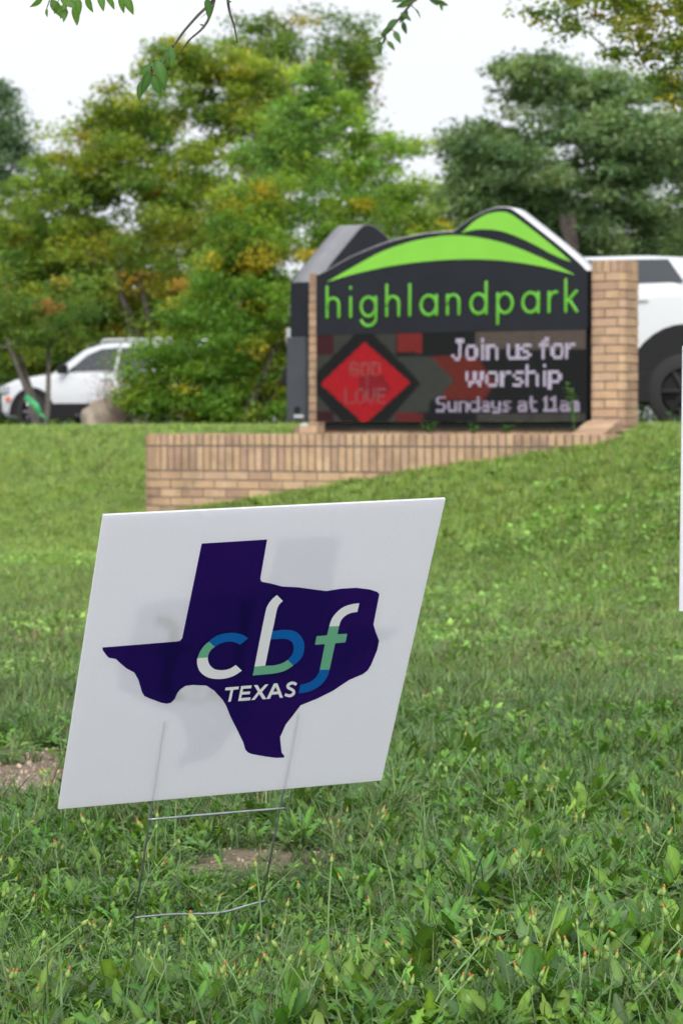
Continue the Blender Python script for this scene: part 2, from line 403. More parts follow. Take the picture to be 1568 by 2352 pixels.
# leaf colours
OLIVE = [((0.241, 0.318, 0.041), 4), ((0.184, 0.283, 0.043), 4), ((0.329, 0.358, 0.043), 2.2), ((0.127, 0.231, 0.043), 2.0), ((0.455, 0.301, 0.058), .3)]
OLIVE2 = [((0.146, 0.242, 0.042), 4), ((0.109, 0.202, 0.042), 4), ((0.199, 0.264, 0.044), 2), ((0.367, 0.311, 0.050), .5), ((0.430, 0.217, 0.068), .3)]
DEEP = [((0.126, 0.249, 0.036), 4), ((0.171, 0.303, 0.039), 4), ((0.252, 0.348, 0.042), 2.4), ((0.502, 0.419, 0.045), .7)]
BRIGHT = [((0.241, 0.385, 0.061), 4), ((0.178, 0.316, 0.061), 3), ((0.337, 0.468, 0.066), 2), ((0.129, 0.247, 0.066), 2)]
OAK = [((0.158, 0.251, 0.118), 4), ((0.205, 0.302, 0.142), 4), ((0.261, 0.364, 0.164), 2), ((0.111, 0.191, 0.091), 2)]
BLUE = [((0.128, 0.209, 0.125), 3), ((0.164, 0.254, 0.149), 3)]
WOODS = [((0.106, 0.186, 0.055), 3), ((0.146, 0.254, 0.069), 3), ((0.195, 0.304, 0.081), 1.5)]
def B(px, py, rx, ry, d, depth=None, w=1.):
    s = d / FPX; c = at(px, py, d)
    return (c, np.array([rx * s, (depth or rx) * s, ry * s]), w)
def gb(px, d): p = at(px, 988, d); return (p[0], d, float(tz(p[0], d)))
D = 61
make_tree('crape_myrtle', 'broad yellow-green tree filling the left, behind the white car', gb(380, D),
          [B(300, 560, 300, 300, D, 260, 3.4), B(110, 720, 190, 150, D, 160, 1.6), B(430, 340, 250, 210, D, 200, 2.2), B(330, 780, 260, 110, D, 180, 1.2), B(60, 620, 100, 110, D, 110, .6), B(560, 230, 150, 110, D, 120, .7), B(290, 270, 110, 70, D, 90, .4), B(420, 140, 90, 50, D, 70, .3), B(170, 470, 130, 120, D, 120, .8), B(30, 800, 120, 70, D, 90, .5), B(240, 660, 220, 150, D, 160, 1.2), B(20, 500, 60, 70, D, 60, .2)], OLIVE,
          800, 170, .27, .112, 21, 'bark_grey', 4, .11, shell=.18, jitter=.22)
D = 70
make_tree('tall_tree', 'tall thin-topped olive tree against the sky at top centre', gb(680, D),
          [B(700, 190, 180, 170, D, 160, 2), B(800, 130, 70, 120, D, 90, .9), B(590, 130, 120, 90, D, 120, .8), B(690, 480, 200, 180, D, 150, 1)], OLIVE2,
          190, 130, .28, .12, 22, 'bark_grey', 2, .16, shell=.35, fork=.5)
D = 52
make_tree('young_tree', 'light fresh-green tree rising behind the dense dark-green bush', gb(700, D),
          [B(735, 330, 150, 130, D, 140, 2), B(640, 370, 100, 80, D, 100, 1), B(725, 205, 60, 80, D, 70, .6), B(870, 390, 110, 100, D, 100, 1), B(740, 520, 180, 150, D, 150, 1)], BRIGHT,
          190, 140, .19, .095, 23, 'bark', 1, .12, shell=.3)
D = 42
make_tree('dense_bush', 'dense dark-green bushy tree with yellow tips beside the black sign cabinet', gb(520, D),
          [B(710, 700, 270, 250, D, 200, 3), B(520, 760, 150, 190, D, 150, 1.6), B(880, 560, 150, 150, D, 130, 1.1), B(470, 880, 100, 90, D, 100, .6), B(560, 935, 180, 55, D, 120, .8), B(550, 550, 120, 130, D, 110, .7), B(950, 490, 80, 80, D, 80, .35), B(385, 860, 85, 95, D, 80, .5), B(335, 920, 60, 60, D, 50, .35), B(330, 830, 50, 50, D, 40, .2), B(960, 620, 90, 120, D, 80, .4), B(650, 450, 140, 70, D, 90, .5)], DEEP,
          560, 190, .18, .07, 24, 'bark', 3, .11, shell=.35)
D = 45
make_tree('multi_stem_tree', 'small multi-stemmed tree with a green ribbon, in front of the white car', gb(92, D),
          [B(70, 745, 110, 75, D, 80, 1.5), B(-60, 720, 110, 120, D, 90, 1), B(150, 690, 80, 55, D, 60, .5)], OLIVE2,
          85, 170, .16, .065, 25, 'bark_grey', 4, .06, shell=.3, fork=.3, spread=.26)
D = 90
make_tree('far_tree', 'dark bluish tree at the left edge, far behind', gb(-60, D),
          [B(-30, 320, 80, 150, D, 90, 2), B(-60, 560, 120, 160, D, 100, 1.5), B(75, 430, 55, 100, D, 60, .5)], BLUE,
          130, 200, .36, .15, 26, 'bark_dark', 1, .25, shell=.35)
D = 62
make_tree('live_oak', 'large dark-green oak with forking black limbs behind the white truck', gb(1335, D),
          [B(1290, 360, 260, 170, D, 210, 3), B(1440, 290, 180, 140, D, 170, 1.6), B(1120, 410, 120, 130, D, 110, 1), B(1230, 180, 100, 50, D, 90, .5), B(1500, 430, 140, 120, D, 130, 1), B(1180, 520, 160, 80, D, 110, .8), B(1350, 540, 200, 60, D, 120, .7), B(1060, 500, 90, 90, D, 80, .5)], OAK,
          480, 190, .30, .125, 27, 'bark_dark', 3, .24, shell=.3, fork=.45, spread=.22, limb_n=260, twig=1.2)
D = 68
make_tree('live_oak', 'second dark oak at the right edge beside the larger oak', gb(1640, D),
          [B(1600, 430, 160, 180, D, 150, 2), B(1560, 620, 160, 110, D, 140, 1)], OAK,
          130, 200, .3, .105, 28, 'bark_dark', 2, .22, shell=.3)
far = [(-150, 690, 260, 300, 95, 'wooded backdrop tree left of the white car'), (180, 740, 260, 240, 92, 'dark backdrop tree just behind the white car roof'), (480, 700, 220, 280, 98, 'backdrop tree hidden behind the broad yellow-green tree'),
       (900, 720, 260, 260, 96, 'backdrop tree behind the brick pillar and sign centre'), (1180, 680, 240, 210, 100, 'pale backdrop tree under the oak crown, left of its limbs'), (1420, 680, 230, 210, 94, 'backdrop tree under the oak crown, above the truck'), (1680, 680, 220, 260, 98, 'backdrop tree beyond the right edge of the truck')]
for k, (px, py, rx, ry, d, lb) in enumerate(far):
    make_tree('backdrop_tree', lb, gb(px, d), [B(px, py, rx, ry, d, rx * .5, 2), B(px, py + 150, rx, 140, d, rx * .5, 1), B(px, 945, rx * 1.1, 55, d, rx * .4, .8)], WOODS, 165, 170, .5, .2, 40 + k, 'bark_dark', 1, .2, shell=.3, group='trees of the far wood')
# tree overhanging from the right, its trunk outside the frame
D = 16.5
make_tree('overhanging_tree', 'yellow-brown branch reaching in at the top right corner', (3.0, D + .4, float(tz(3.0, D))),
          [B(1510, 60, 110, 90, D, 60, 2), B(1560, 170, 60, 90, D, 50, 1.0), B(1370, 15, 120, 45, D, 60, .9), B(1270, 40, 90, 40, D, 40, .35), B(1440, 90, 80, 60, D, 50, .6), B(1700, 60, 170, 200, D, 170, 2.4), B(1600, -150, 280, 130, D, 170, 2.0)],
          [((.25, .29, .03), 3), ((.18, .26, .03), 3), ((.33, .31, .035), 1.3), ((.12, .21, .03), 2), ((.34, .24, .04), .15)],
          190, 60, .062, .036, 33, 'bark', 1, .10, shell=.35, fork=.55)

# ------------------------------------------------------------------ monument sign
def adopt(o, parent):
    o.parent = parent
    o.matrix_parent_inverse = Matrix.LocRotScale(parent.location, parent.rotation_euler, None).inverted()
    return o
TH = math.radians(31)
SU = np.array([math.cos(TH), -math.sin(TH), 0.]); SN = np.array([-math.sin(TH), -math.cos(TH), 0.]); ZU = np.array([0, 0, 1.])
SR = at(1344, 968, 22.7)                                   # lower right corner of the screen
SL = 2.53                                                  # its width
SO = SR - SU * SL                                          # lower left corner
def suv(px, py):
    q = onplane(px, py, SO, SN) - SO; return np.array([q @ SU, q[2]])
def Z1(x, y): return ((1000 + x / 1.0453) / 1.5944, (700 + y / 1.0453) / 1.5944)      # close-up grid -> photo grid
def sp(u, v, n=0.): return SO + SU * u + ZU * v + SN * n
def z1uv(pts): return [suv(*Z1(*p)) for p in pts]
SH = suv(1035, 763.5)[1]                                   # screen height
CD = .20
mon = empty('monument_sign', sp(SL / 2, -.12)); tag(mon, 'black hill-topped church sign with lime-green hills, green letters and lit red screen', 'sign')
left_e = 0.0; right_e = SL + .012
arc1 = smooth_curve(z1uv([(168, 322), (215, 298), (290, 256), (360, 225), (450, 191), (560, 166), (640, 157), (690, 155)]), 4)
arc2 = smooth_curve(z1uv([(690, 155), (720, 132), (770, 98), (830, 70), (880, 62), (920, 74), (1000, 135), (1100, 215), (1170, 276), (1197, 306)]), 4)
top = [np.array(p) for p in arc1[:-1] + arc2]
top[0][0] = left_e; top[-1][0] = right_e
outline = [np.array([left_e, SH + .002])] + top + [np.array([right_e, SH + .002])]
adopt(MB().prism([sp(*p) for p in outline], -SN * CD).build('cabinet', M['cabinet'], bevel=0), mon)
def edge_strip(o3, ext, off):
    """metal return running round the rim of a cabinet"""
    rows = []
    n = len(o3)
    for k in range(n):
        d = o3[min(k + 1, n - 1)] - o3[max(k - 1, 0)]; w = ext / np.linalg.norm(ext); nn = np.cross(d, w); nn /= np.linalg.norm(nn)
        rows.append([o3[k] + nn * off + ext * .06, o3[k] + nn * off + ext * 1.0, o3[k] - nn * .004 + ext * 1.0, o3[k] - nn * .004 + ext * .06])
    return MB().quadstrip(rows, True)
es = edge_strip([sp(*p) for p in top], -SN * CD, .006)
adopt(es.build('edge_trim', M['cabinet_edge_pale'], smooth=True), mon)
adopt(MB().box(sp(SL / 2, SH / 2, -.09), (SL / 2, .085, SH / 2 - .001), (SU, SN, ZU)).build('screen_housing', M['black_plastic'], bevel=.004), mon)
adopt(MB().box(sp(SL / 2, -.03, -.10), (SL / 2 - .06, .06, .028), (SU, SN, ZU)).build('screen_base', M['black_plastic']), mon)
# hills
def printed(name, pts, m, n, thick=.004, parent=mon, curve=True):
    o = MB().prism([sp(p[0], p[1], n) for p in pts], SN * thick).build(name, m)
    return adopt(o, parent)
h1 = smooth_curve(z1uv([(208, 347), (330, 277), (420, 230), (520, 195), (620, 175), (690, 169), (780, 176), (880, 198), (980, 235), (1080, 281), (1152, 319)]), 4) + \
     smooth_curve(z1uv([(1152, 320.5), (1050, 294), (950, 275), (850, 264), (750, 261), (650, 264), (550, 273), (450, 287), (350, 308), (280, 326), (210, 348)]), 4)[:-1]
printed('broad_hill', h1, M['hill_green'], .001)
h2 = smooth_curve(z1uv([(722, 160), (770, 115), (820, 88), (870, 79), (905, 86), (950, 116), (1020, 170), (1090, 226), (1137, 268)]), 4) + \
     smooth_curve(z1uv([(1136, 270), (1070, 243), (1000, 205), (930, 173), (870, 153), (810, 146), (760, 150), (723, 160.5)]), 4)[:-1]
printed('rear_hill', h2, M['hill_green'], .001)
# lettering, one rounded channel letter each
b0, b1 = suv(*Z1(207, 483)), suv(*Z1(1118, 461))
XH = .158; ASC = .255; LR = .0145
def base_v(u): return b0[1] + (b1[1] - b0[1]) * (u - b0[0]) / (b1[0] - b0[0])
def arc(cx, cy, rx, ry, a0, a1, n=20): return [(cx + rx * math.cos(math.radians(a0 + (a1 - a0) * k / n)), cy + ry * math.sin(math.radians(a0 + (a1 - a0) * k / n))) for k in range(n + 1)]
BR_ = XH / 2
def letter(ch, w):
    r = w / 2
    if ch == 'h': return [[(0, 0), (0, ASC)], [(0, XH * .45)] + arc(r, XH - r, r, r, 180, 0) + [(w, 0)]]
    if ch == 'n': return [[(0, 0), (0, XH)], [(0, XH * .45)] + arc(r, XH - r, r, r, 180, 0) + [(w, 0)]]
    if ch == 'i': return [[(0, 0), (0, XH)], [(0, ASC - .018), (0, ASC - .012)]]
    if ch == 'l': return [[(0, 0), (0, ASC)]]
    if ch == 'a': return [arc(r, BR_, r, BR_, 0, 360, 28), [(w, 0), (w, XH)]]
    if ch == 'd': return [arc(r, BR_, r, BR_, 0, 360, 28), [(w, 0), (w, ASC)]]
    if ch == 'p': return [arc(r, BR_, r, BR_, 0, 360, 28), [(0, -.085), (0, XH)]]
    if ch == 'g': return [arc(r, BR_, r, BR_, 0, 360, 28), [(w, XH), (w, -.02)] + arc(r, -.02, r, .06, 0, -165, 14)]
    if ch == 'r': return [[(0, 0), (0, XH)], [(0, XH * .5)] + arc(w, XH * .52, w, XH * .48, 180, 82, 10)]
    if ch == 'k': return [[(0, 0), (0, ASC)], [(0, XH * .42), (w, XH * 1.02)], [(w * .3, XH * .6), (w * 1.04, 0)]]
lx = [('h', 207, 252), ('i', 297, 297), ('g', 337, 393), ('h', 435, 481), ('l', 523, 523), ('a', 566, 625), ('n', 667, 711), ('d', 757, 815), ('p', 859, 915), ('a', 955, 1014), ('r', 1055, 1081), ('k', 1119, 1160)]
for ch, xa, xb in lx:
    ua = suv(*Z1(xa, 430))[0]; ub = suv(*Z1(xb, 430))[0]; mb = MB()
    for st in letter(ch, ub - ua):
        P3 = [sp(ua + p[0], base_v(ua + p[0]) + p[1], .004) for p in st]
        d0 = P3[0] - P3[1]; d0 /= np.linalg.norm(d0); d1 = P3[-1] - P3[-2]; d1 /= np.linalg.norm(d1)
        P3 = [P3[0] + d0 * LR * .8, P3[0] + d0 * LR * .5] + P3 + [P3[-1] + d1 * LR * .5, P3[-1] + d1 * LR * .8]
        n = len(P3); rr = [LR * .55, LR * .86] + [LR] * (n - 4) + [LR * .86, LR * .55]
        mb.tube(P3, rr, 10, (SN, .45))
    adopt(mb.build('letter', M['letter_green'], smooth=True), mon)
# LED picture: one small diode tile per pixel
FONT = {'J': ['..###', '...#.', '...#.', '...#.', '...#.', '#..#.', '.##..'], 'o': ['.....', '.....', '.###.', '#...#', '#...#', '#...#', '.###.'],
        'i': ['.#', '..', '.#', '.#', '.#', '.#', '.#'], 'n': ['.....', '.....', '####.', '#...#', '#...#', '#...#', '#...#'], 'u': ['.....', '.....', '#...#', '#...#', '#...#', '#...#', '.####'],
        's': ['....', '....', '.###', '#...', '.##.', '...#', '###.'], 'f': ['..##', '.#..', '####', '.#..', '.#..', '.#..', '.#..'], 'r': ['....', '....', '#.##', '##..', '#...', '#...', '#...'],
        'w': ['.......', '.......', '#..#..#', '#..#..#', '#..#..#', '.##.##.', '.#...#.'], 'h': ['#....', '#....', '####.', '#...#', '#...#', '#...#', '#...#'], 'p': ['.....', '.....', '####.', '#...#', '#...#', '####.', '#....', '#....'],
        'S': ['.####', '#....', '#....', '.###.', '....#', '....#', '####.'], 'd': ['....#', '....#', '.####', '#...#', '#...#', '#...#', '.####'], 'a': ['.....', '.....', '.###.', '....#', '.####', '#...#', '.####'],
        'y': ['.....', '.....', '#...#', '#...#', '#...#', '.####', '....#', '.###.'], 't': ['.#..', '.#..', '####', '.#..', '.#..', '.#..', '..##'], '1': ['.#.', '##.', '.#.', '.#.', '.#.', '.#.', '###'],
        'm': ['.....', '.....', '##.#.', '#.#.#', '#.#.#', '#.#.#', '#.#.#'], 'G': ['.###.', '#...#', '#....', '#.###', '#...#', '#...#', '.###.'], 'O': ['.###.', '#...#', '#...#', '#...#', '#...#', '#...#', '.###.'],
        'D': ['####.', '#...#', '#...#', '#...#', '#...#', '#...#', '####.'], 'L': ['#....', '#....', '#....', '#....', '#....', '#....', '#####'], 'V': ['#...#', '#...#', '#...#', '#...#', '#...#', '.#.#.', '..#..'],
        'E': ['#####', '#....', '#....', '####.', '#....', '#....', '#####'], ' ': ['..'] * 7}
NX, NY = 192, 57
def z1g(x, y):
    """close-up grid -> pixel column and row of the screen"""
    u, v = suv(*Z1(x, y)); return u / SL * NX, (1 - v / SH) * NY
GX, GY = np.meshgrid(np.arange(NX) + .5, np.arange(NY) + .5)
img = np.zeros((NY, NX, 3)); img[:] = (.010, .0115, .011)
def fill(pts, col, a=1.):
    q = [z1g(*p) for p in pts]; ins = np.zeros(GX.shape, bool); n = len(q)
    for k in range(n):
        (x0, y0), (x1, y1) = q[k], q[(k + 1) % n]
        if y0 == y1: continue
        c = ((y0 > GY) != (y1 > GY)) & (GX < (x1 - x0) * (GY - y0) / (y1 - y0) + x0); ins ^= c
    img[ins] = img[ins] * (1 - a) + np.array(col) * a
GREY = (.052, .053, .045)
fill([(160, 540), (470, 540), (470, 895), (160, 895)], GREY); fill([(470, 632), (612, 632), (692, 720), (612, 845), (470, 845)], (.050, .055, .046))
fill([(160, 540), (232, 540), (232, 624), (160, 624)], (.055, .012, .013)); fill([(160, 845), (232, 845), (232, 895), (160, 895)], (.04, .011, .013))
fill([(350, 512), (565, 735), (350, 975), (125, 735)], (.0095, .0105, .0105))
fill([(472, 540), (571, 540), (571, 618), (472, 618)], (.22, .022, .018)); fill([(470, 850), (576, 850), (576, 895), (470, 895)], (.14, .018, .018))
fill([(600, 630), (775, 630), (850, 735), (770, 845), (600, 845), (690, 722)], (.15, .022, .014)); fill([(600, 800), (790, 800), (770, 895), (585, 895)], (.011, .011, .013))
fill([(776, 530), (1200, 530), (1200, 605), (776, 605)], (.115, .092, .074)); fill([(776, 850), (1200, 850), (1200, 895), (776, 895)], (.060, .058, .050))
fill([(980, 530), (990, 530), (990, 895), (980, 895)], (.02, .02, .02), .5)
fill([(350, 577), (524, 733), (350, 893), (181, 737)], (.46, .010, .016))
fill([(330, 720), (350, 700), (420, 705), (455, 760), (400, 800), (330, 770)], (.14, .012, .02), .6)
# soften the picture content, then set the lettering sharp
for _ in range(1):
    k = np.pad(img, ((1, 1), (1, 1), (0, 0)), 'edge'); img = (k[1:-1, 1:-1] * 4 + k[:-2, 1:-1] + k[2:, 1:-1] + k[1:-1, :-2] + k[1:-1, 2:]) / 8
img *= RNG.uniform(.86, 1.14, (NY, NX, 1))
def text(s, xa, xb, ytop, ybot, col, a=1., heavy=True):
    (ca, ra), (cb, rb) = z1g(xa, ytop), z1g(xb, ybot)
    cols = sum(len(FONT[c][0]) + 1 for c in s) - 1; cw = (cb - ca) / cols; rh = (rb - ra) / 7; x = ca
    for c in s:
        for rI, row in enumerate(FONT[c]):
            for cI, q in enumerate(row):
                if q == '#':
                    x0, x1 = x + cI * cw - (.25 if heavy else 0), x + (cI + 1) * cw + (.45 if heavy else 0)
                    y0, y1 = ra + rI * rh, ra + (rI + 1) * rh
                    msk = (GX > x0) & (GX < x1) & (GY > y0 - .1) & (GY < y1 + .1)
                    img[msk] = img[msk] * (1 - a) + np.array(col) * a
        x += (len(FONT[c][0]) + 1) * cw
LAV = (.56, .50, .62)
text('GOD', 293, 408, 655, 708, (.33, .085, .075), .75, True); text('LOVE', 275, 432, 757, 812, (.33, .085, .085), .7, True); fill([(352, 715), (366, 715), (366, 748), (352, 748)], (.30, .07, .07), .6)
text('Join us for', 684, 1154, 568, 642, LAV); text('worship', 737, 1100, 668, 748, LAV); text('Sundays at 11am', 625, 1172, 786, 842, (.40, .34, .44))
V = []; F = []; C = []
pw, ph = SL / NX, SH / NY
for r in range(NY):
    for c in range(NX):
        u, v = (c + .5) * pw, (NY - r - .5) * ph; i = len(V); a, b = pw * .42, ph * .42
        V += [sp(u - a, v - b, .001), sp(u + a, v - b, .001), sp(u + a, v + b, .001), sp(u - a, v + b, .001)]; F.append((i, i + 1, i + 2, i + 3)); C += [img[r, c]] * 4
ledm = bpy.data.materials.new('led_diodes'); n, l, p = nodes_of(ledm)
aa = n.new('ShaderNodeAttribute'); aa.attribute_name = 'Col'; p.inputs['Base Color'].default_value = (.006, .006, .0065, 1); p.inputs['Specular IOR Level'].default_value = .1; p.inputs['Roughness'].default_value = .8
l.new(aa.outputs['Color'], p.inputs['Emission Color']); p.inputs['Emission Strength'].default_value = .62
led = np_mesh('led_screen', np.array(V), np.array(F), np.array(C), ledm, None); adopt(led, mon); tag(led, kind='stuff')

# ---- the second cabinet of the V, seen from behind
FI = math.radians(55); BD = .29
RR = np.array([math.cos(FI), math.sin(FI), 0]); RI = np.array([math.sin(FI), -math.cos(FI), 0])
BO = at(667, 968, 24.7)
def bp(w, v, n=0.): return BO + RR * w + ZU * v + RI * n
bk = empty('rear_sign_cabinet', bp(SL / 2, -.12)); tag(bk, 'dark rear cabinet of the church sign, its grey end facing left', 'sign')
outl2 = [bp(right_e - p[0], p[1]) for p in outline]
adopt(MB().prism(outl2, RI * BD).build('cabinet', M['cabinet']), bk)
adopt(edge_strip([bp(right_e - p[0], p[1]) for p in top], RI * BD, .006).build('edge_trim', M['cabinet_edge'], smooth=True), bk)
adopt(MB().box(bp(SL / 2 - .035, SH / 2 + .003, .085), (SL / 2, .10, SH / 2 - .004), (RR, RI, ZU)).build('screen_housing', M['screen_box'], bevel=.006), bk)
adopt(MB().tube([bp(-.037, .10, .10), bp(-.045, .10, .10)], .03, 16).build('vent', M['black_plastic']), bk)
adopt(MB().box(bp(-.043, .045, .12), (.002, .05, .014), (RR, RI, ZU)).build('name_plate', M['pipe']), bk)

# ------------------------------------------------------------------ brickwork laid along a path
def path_at(path, cum, s):
    s = min(max(s, 0), cum[-1]); k = min(int(np.searchsorted(cum, s, 'right')) - 1, len(path) - 2)
    t = (s - cum[k]) / max(cum[k + 1] - cum[k], 1e-9); return path[k] * (1 - t) + path[k + 1] * t
def path_nrm(path, cum, s):
    d = path_at(path, cum, s + .004) - path_at(path, cum, s - .004); d /= np.linalg.norm(d); return np.array([d[1], -d[0]])   # right of travel = outward
def lay(parent, path, z0, z1, pitch, joint, depth, start=0., ground=True, closed=False, end=None, name='brick'):
    path = [np.array(p, float) for p in path]; cum = np.concatenate([[0], np.cumsum([np.linalg.norm(b - a) for a, b in zip(path, path[1:])])])
    tot = cum[-1] if end is None else end
    s = start - pitch if start > 0 else 0.
    while s < tot - .012:
        a, b = max(s, 0.), min(s + pitch - joint, tot); s += pitch
        if b - a < .012: continue
        ss = sorted(set([a, b] + [c for c in cum if a + .004 < c < b - .004]))
        m = path_at(path, cum, (a + b) / 2)
        if ground and z1 < float(tz(m[0], m[1])) - .03: continue
        pr = random.uniform(-.0015, .002); q = random.uniform(-.001, .001)
        out = [path_at(path, cum, c) + path_nrm(path, cum, c) * pr for c in ss]; inn = [path_at(path, cum, c) - path_nrm(path, cum, c) * depth for c in ss]
        ctr = np.array([m[0], m[1], (z0 + z1) / 2]); rows = []
        for o_, i_ in zip(out, inn):
            rows.append([np.array([*o_, z0 + q]) - ctr, np.array([*o_, z1 + q]) - ctr, np.array([*i_, z1 + q]) - ctr, np.array([*i_, z0 + q]) - ctr])
        mb = MB().quadstrip(rows, True); nn = len(rows); mb.f.append((3, 2, 1, 0)); k = (nn - 1) * 4; mb.f.append((k, k + 1, k + 2, k + 3))
        o = mb.build(name, M['brick'], bevel=.003 if nn == 2 else 0); o.location = ctr; adopt(o, parent)
def rounded(c, ax, ay, w, d, r, n=4):
    """rounded rectangle seen from above, clockwise so that outward is to the right... start at front left"""
    out = []
    for cx, cy, a0 in ((w - r, r, -90), (w - r, d - r, 0), (r, d - r, 90), (r, r, 180)):
        for k in range(n + 1):
            a = math.radians(a0 + 90 * k / n); out.append(c + ax * (cx + r * math.cos(a)) + ay * (cy + r * math.sin(a)))
    out.append(out[0]); return out
S2, B2 = SU[:2], -SN[:2]
CO = .0725
def pillar(corner, zb, zt, label):
    pth = rounded(np.array(corner[:2]), S2, B2, .305, .305, .05); ctr = np.array(corner[:2]) + S2 * .1525 + B2 * .1525
    t = empty('brick_pillar', (ctr[0], ctr[1], zb)); tag(t, label, 'pillar')
    core = [ctr + (p - ctr) * .955 for p in pth[:-1]]
    adopt(MB().prism([(*p, zb) for p in core], (0, 0, zt - zb - .012)).build('mortar_core', M['mortar']), t)
    per = sum(np.linalg.norm(b - a) for a, b in zip(pth, pth[1:])); n = round(per / .2175); pit = per / n
    cap = .10; z = zt - cap; k = 0
    nc = round(per / .068)
    lay(t, pth, z + .005, zt, per / nc, .010, .032, 0, False)
    while z > zb:
        lay(t, pth, z - CO + .010, z, pit, .010, .032, 0 if k % 2 else pit / 2, False); z -= CO; k += 1
    return t
PR = sp(SL + .035, 0, .01)
pillar(PR, .80, 2.285, 'tan brick pillar at the right end of the church sign')
PL = sp(-.225, 0, -CD - .012)
pillar(PL, .80, 2.27, 'narrow strip of brick pillar between the two sign cabinets')

# planter wall
wl_, wr_ = np.array([-1.796, 23.594]), np.array([1.985, 21.33]); rad = .42
wd = (wr_ - wl_) / np.linalg.norm(wr_ - wl_); wb = np.array([-wd[1], wd[0]])     # along, and back
path = [wl_ + wb * 1.9, wl_ + wb * 1.0, wl_ + wb * rad]
cc_ = wl_ + wb * rad + wd * rad
for k in range(1, 17):
    a = math.radians(180 + 90 * k / 16); path.append(cc_ + wd * rad * math.cos(a) + wb * rad * math.sin(a))
wlen = np.linalg.norm(wr_ - wl_)
path.append(wl_ + wd * (wlen - .06))
for k in range(1, 5):
    a = math.radians(-90 + 90 * k / 4); path.append(wl_ + wd * (wlen - .06) + wb * .06 + wd * .06 * math.cos(a) + wb * .06 * math.sin(a))
path.append(wr_ + wb * .28)
wall = empty('planter_wall', (.2, 22.4, .3)); tag(wall, 'low tan brick planter wall with upright brick courses below the church sign', 'wall')
WT = .90
lay(wall, path, WT - .093, WT, .0715, .016, .15)
lay(wall, path, WT - .298, WT - .107, .0715, .016, .05)
for k in range(7):
    z1_ = WT - .31 - k * CO
    lay(wall, path, z1_ - CO + .010, z1_, .2175, .010, .05, 0 if k % 2 else .109)
cp = [np.array(p) for p in path]; cum_ = np.concatenate([[0], np.cumsum([np.linalg.norm(b - a) for a, b in zip(cp, cp[1:])])])
rows = []
for s in cum_:
    p = path_at(cp, cum_, s); nn = path_nrm(cp, cum_, s); a = p - nn * .007; b = p - nn * .148
    rows.append([(*a, .0), (*a, WT - .008), (*b, WT - .008), (*b, .0)])
mb = MB().quadstrip(rows, True); mb.f.append((3, 2, 1, 0)); k = (len(rows) - 1) * 4; mb.f.append((k, k + 1, k + 2, k + 3))
adopt(mb.build('mortar_core', M['mortar']), wall)
# sloping brick wing from the wall up to the pillar
wing = empty('brick_wing', (1.98, 22.0, .8)); tag(wing, 'sloping brick ramp joining the planter wall to the right pillar', 'wall')
f0, f1 = np.array([1.845, 21.56]), np.array([2.105, 22.55]); fd = (f1 - f0) / np.linalg.norm(f1 - f0); fx = np.array([fd[1], -fd[0]]); fl = np.linalg.norm(f1 - f0)
zz = lambda t: .902 + .105 * (t * t * (3 - 2 * t))
nb = int(fl / .071)
for k in range(nb):
    t0, t1 = k / nb, (k + .86) / nb
    a, b = f0 + fd * fl * t0, f0 + fd * fl * t1; ctr = np.array([*(a + b) / 2, zz((t0 + t1) / 2)])
    pts = []
    mb = MB(); r_ = []
    for q, t in ((a, t0), (b, t1)):
        r_.append([np.array([*(q - fx * .125), zz(t) - .09]) - ctr, np.array([*(q - fx * .125), zz(t)]) - ctr, np.array([*(q + fx * .125), zz(t)]) - ctr, np.array([*(q + fx * .125), zz(t) - .09]) - ctr])
    mb.quadstrip(r_, True); mb.f += [(3, 2, 1, 0), (4, 5, 6, 7)]
    o = mb.build('brick', M['brick'], bevel=.003); o.location = ctr; adopt(o, wing)
rows = []
for k in range(nb + 1):
    t = k / nb; q = f0 + fd * fl * t
    rows.append([(*(q - fx * .121), .3), (*(q - fx * .121), zz(t) - .006), (*(q + fx * .121), zz(t) - .006), (*(q + fx * .121), .3)])
mb = MB().quadstrip(rows, True); mb.f += [(3, 2, 1, 0), tuple(nb * 4 + q for q in range(4))]
adopt(mb.build('mortar_core', M['mortar']), wing)
for side in (-1, 1):
    pth = [f0 + fx * .127 * side, f1 + fx * .127 * side]
    if side < 0: pth = pth[::-1]
    pth = pth[::-1] if side > 0 else pth
    lay(wing, pth if side > 0 else pth, .60, .80, .0715, .011, .01, ground=False)
# base under the screen and the small footing at the left pillar
base = empty('sign_base', sp(SL / 2, -.15)); tag(base, 'shaded brick base under the lit screen', 'base')
pth = [sp(.0, 0, -.08)[:2], sp(SL + .02, 0, -.08)[:2]]
lay(base, pth, .935 - .065, .935, .2175, .01, .08, ground=False); lay(base, pth, .86 - .065, .862, .2175, .01, .08, .1, ground=False)
adopt(MB().box(np.array([*(sp(SL / 2, 0, -.16)[:2]), .84]), (SL / 2, .075, .098), (SU, SN, ZU)).build('mortar_core', M['mortar']), base)
foot = empty('brick_footing', sp(-.02, -.13, .02)); tag(foot, 'short stub of bricks at the foot of the left pillar', 'footing')
pth = rounded(sp(-.16, 0, .10)[:2], S2, B2, .22, .16, .02, 2)
for k in range(3): lay(foot, pth, .965 - k * CO - .0625, .965 - k * CO, .19, .01, .06, .05 * (k % 2), False)
ctr = sp(-.05, 0, .02)
adopt(MB().box(np.array([ctr[0], ctr[1], .855]), (.09, .06, .10), (SU, SN, ZU)).build('mortar_core', M['mortar']), foot)
cb = empty('conduit_box', at(700, 985, 24.15)); tag(cb, 'small pale ribbed conduit box left of the brick footing', 'conduit')
c0 = at(699, 988, 24.15)
adopt(MB().box(c0, (.028, .03, .06)).build('box', M['pipe'], bevel=.005), cb)
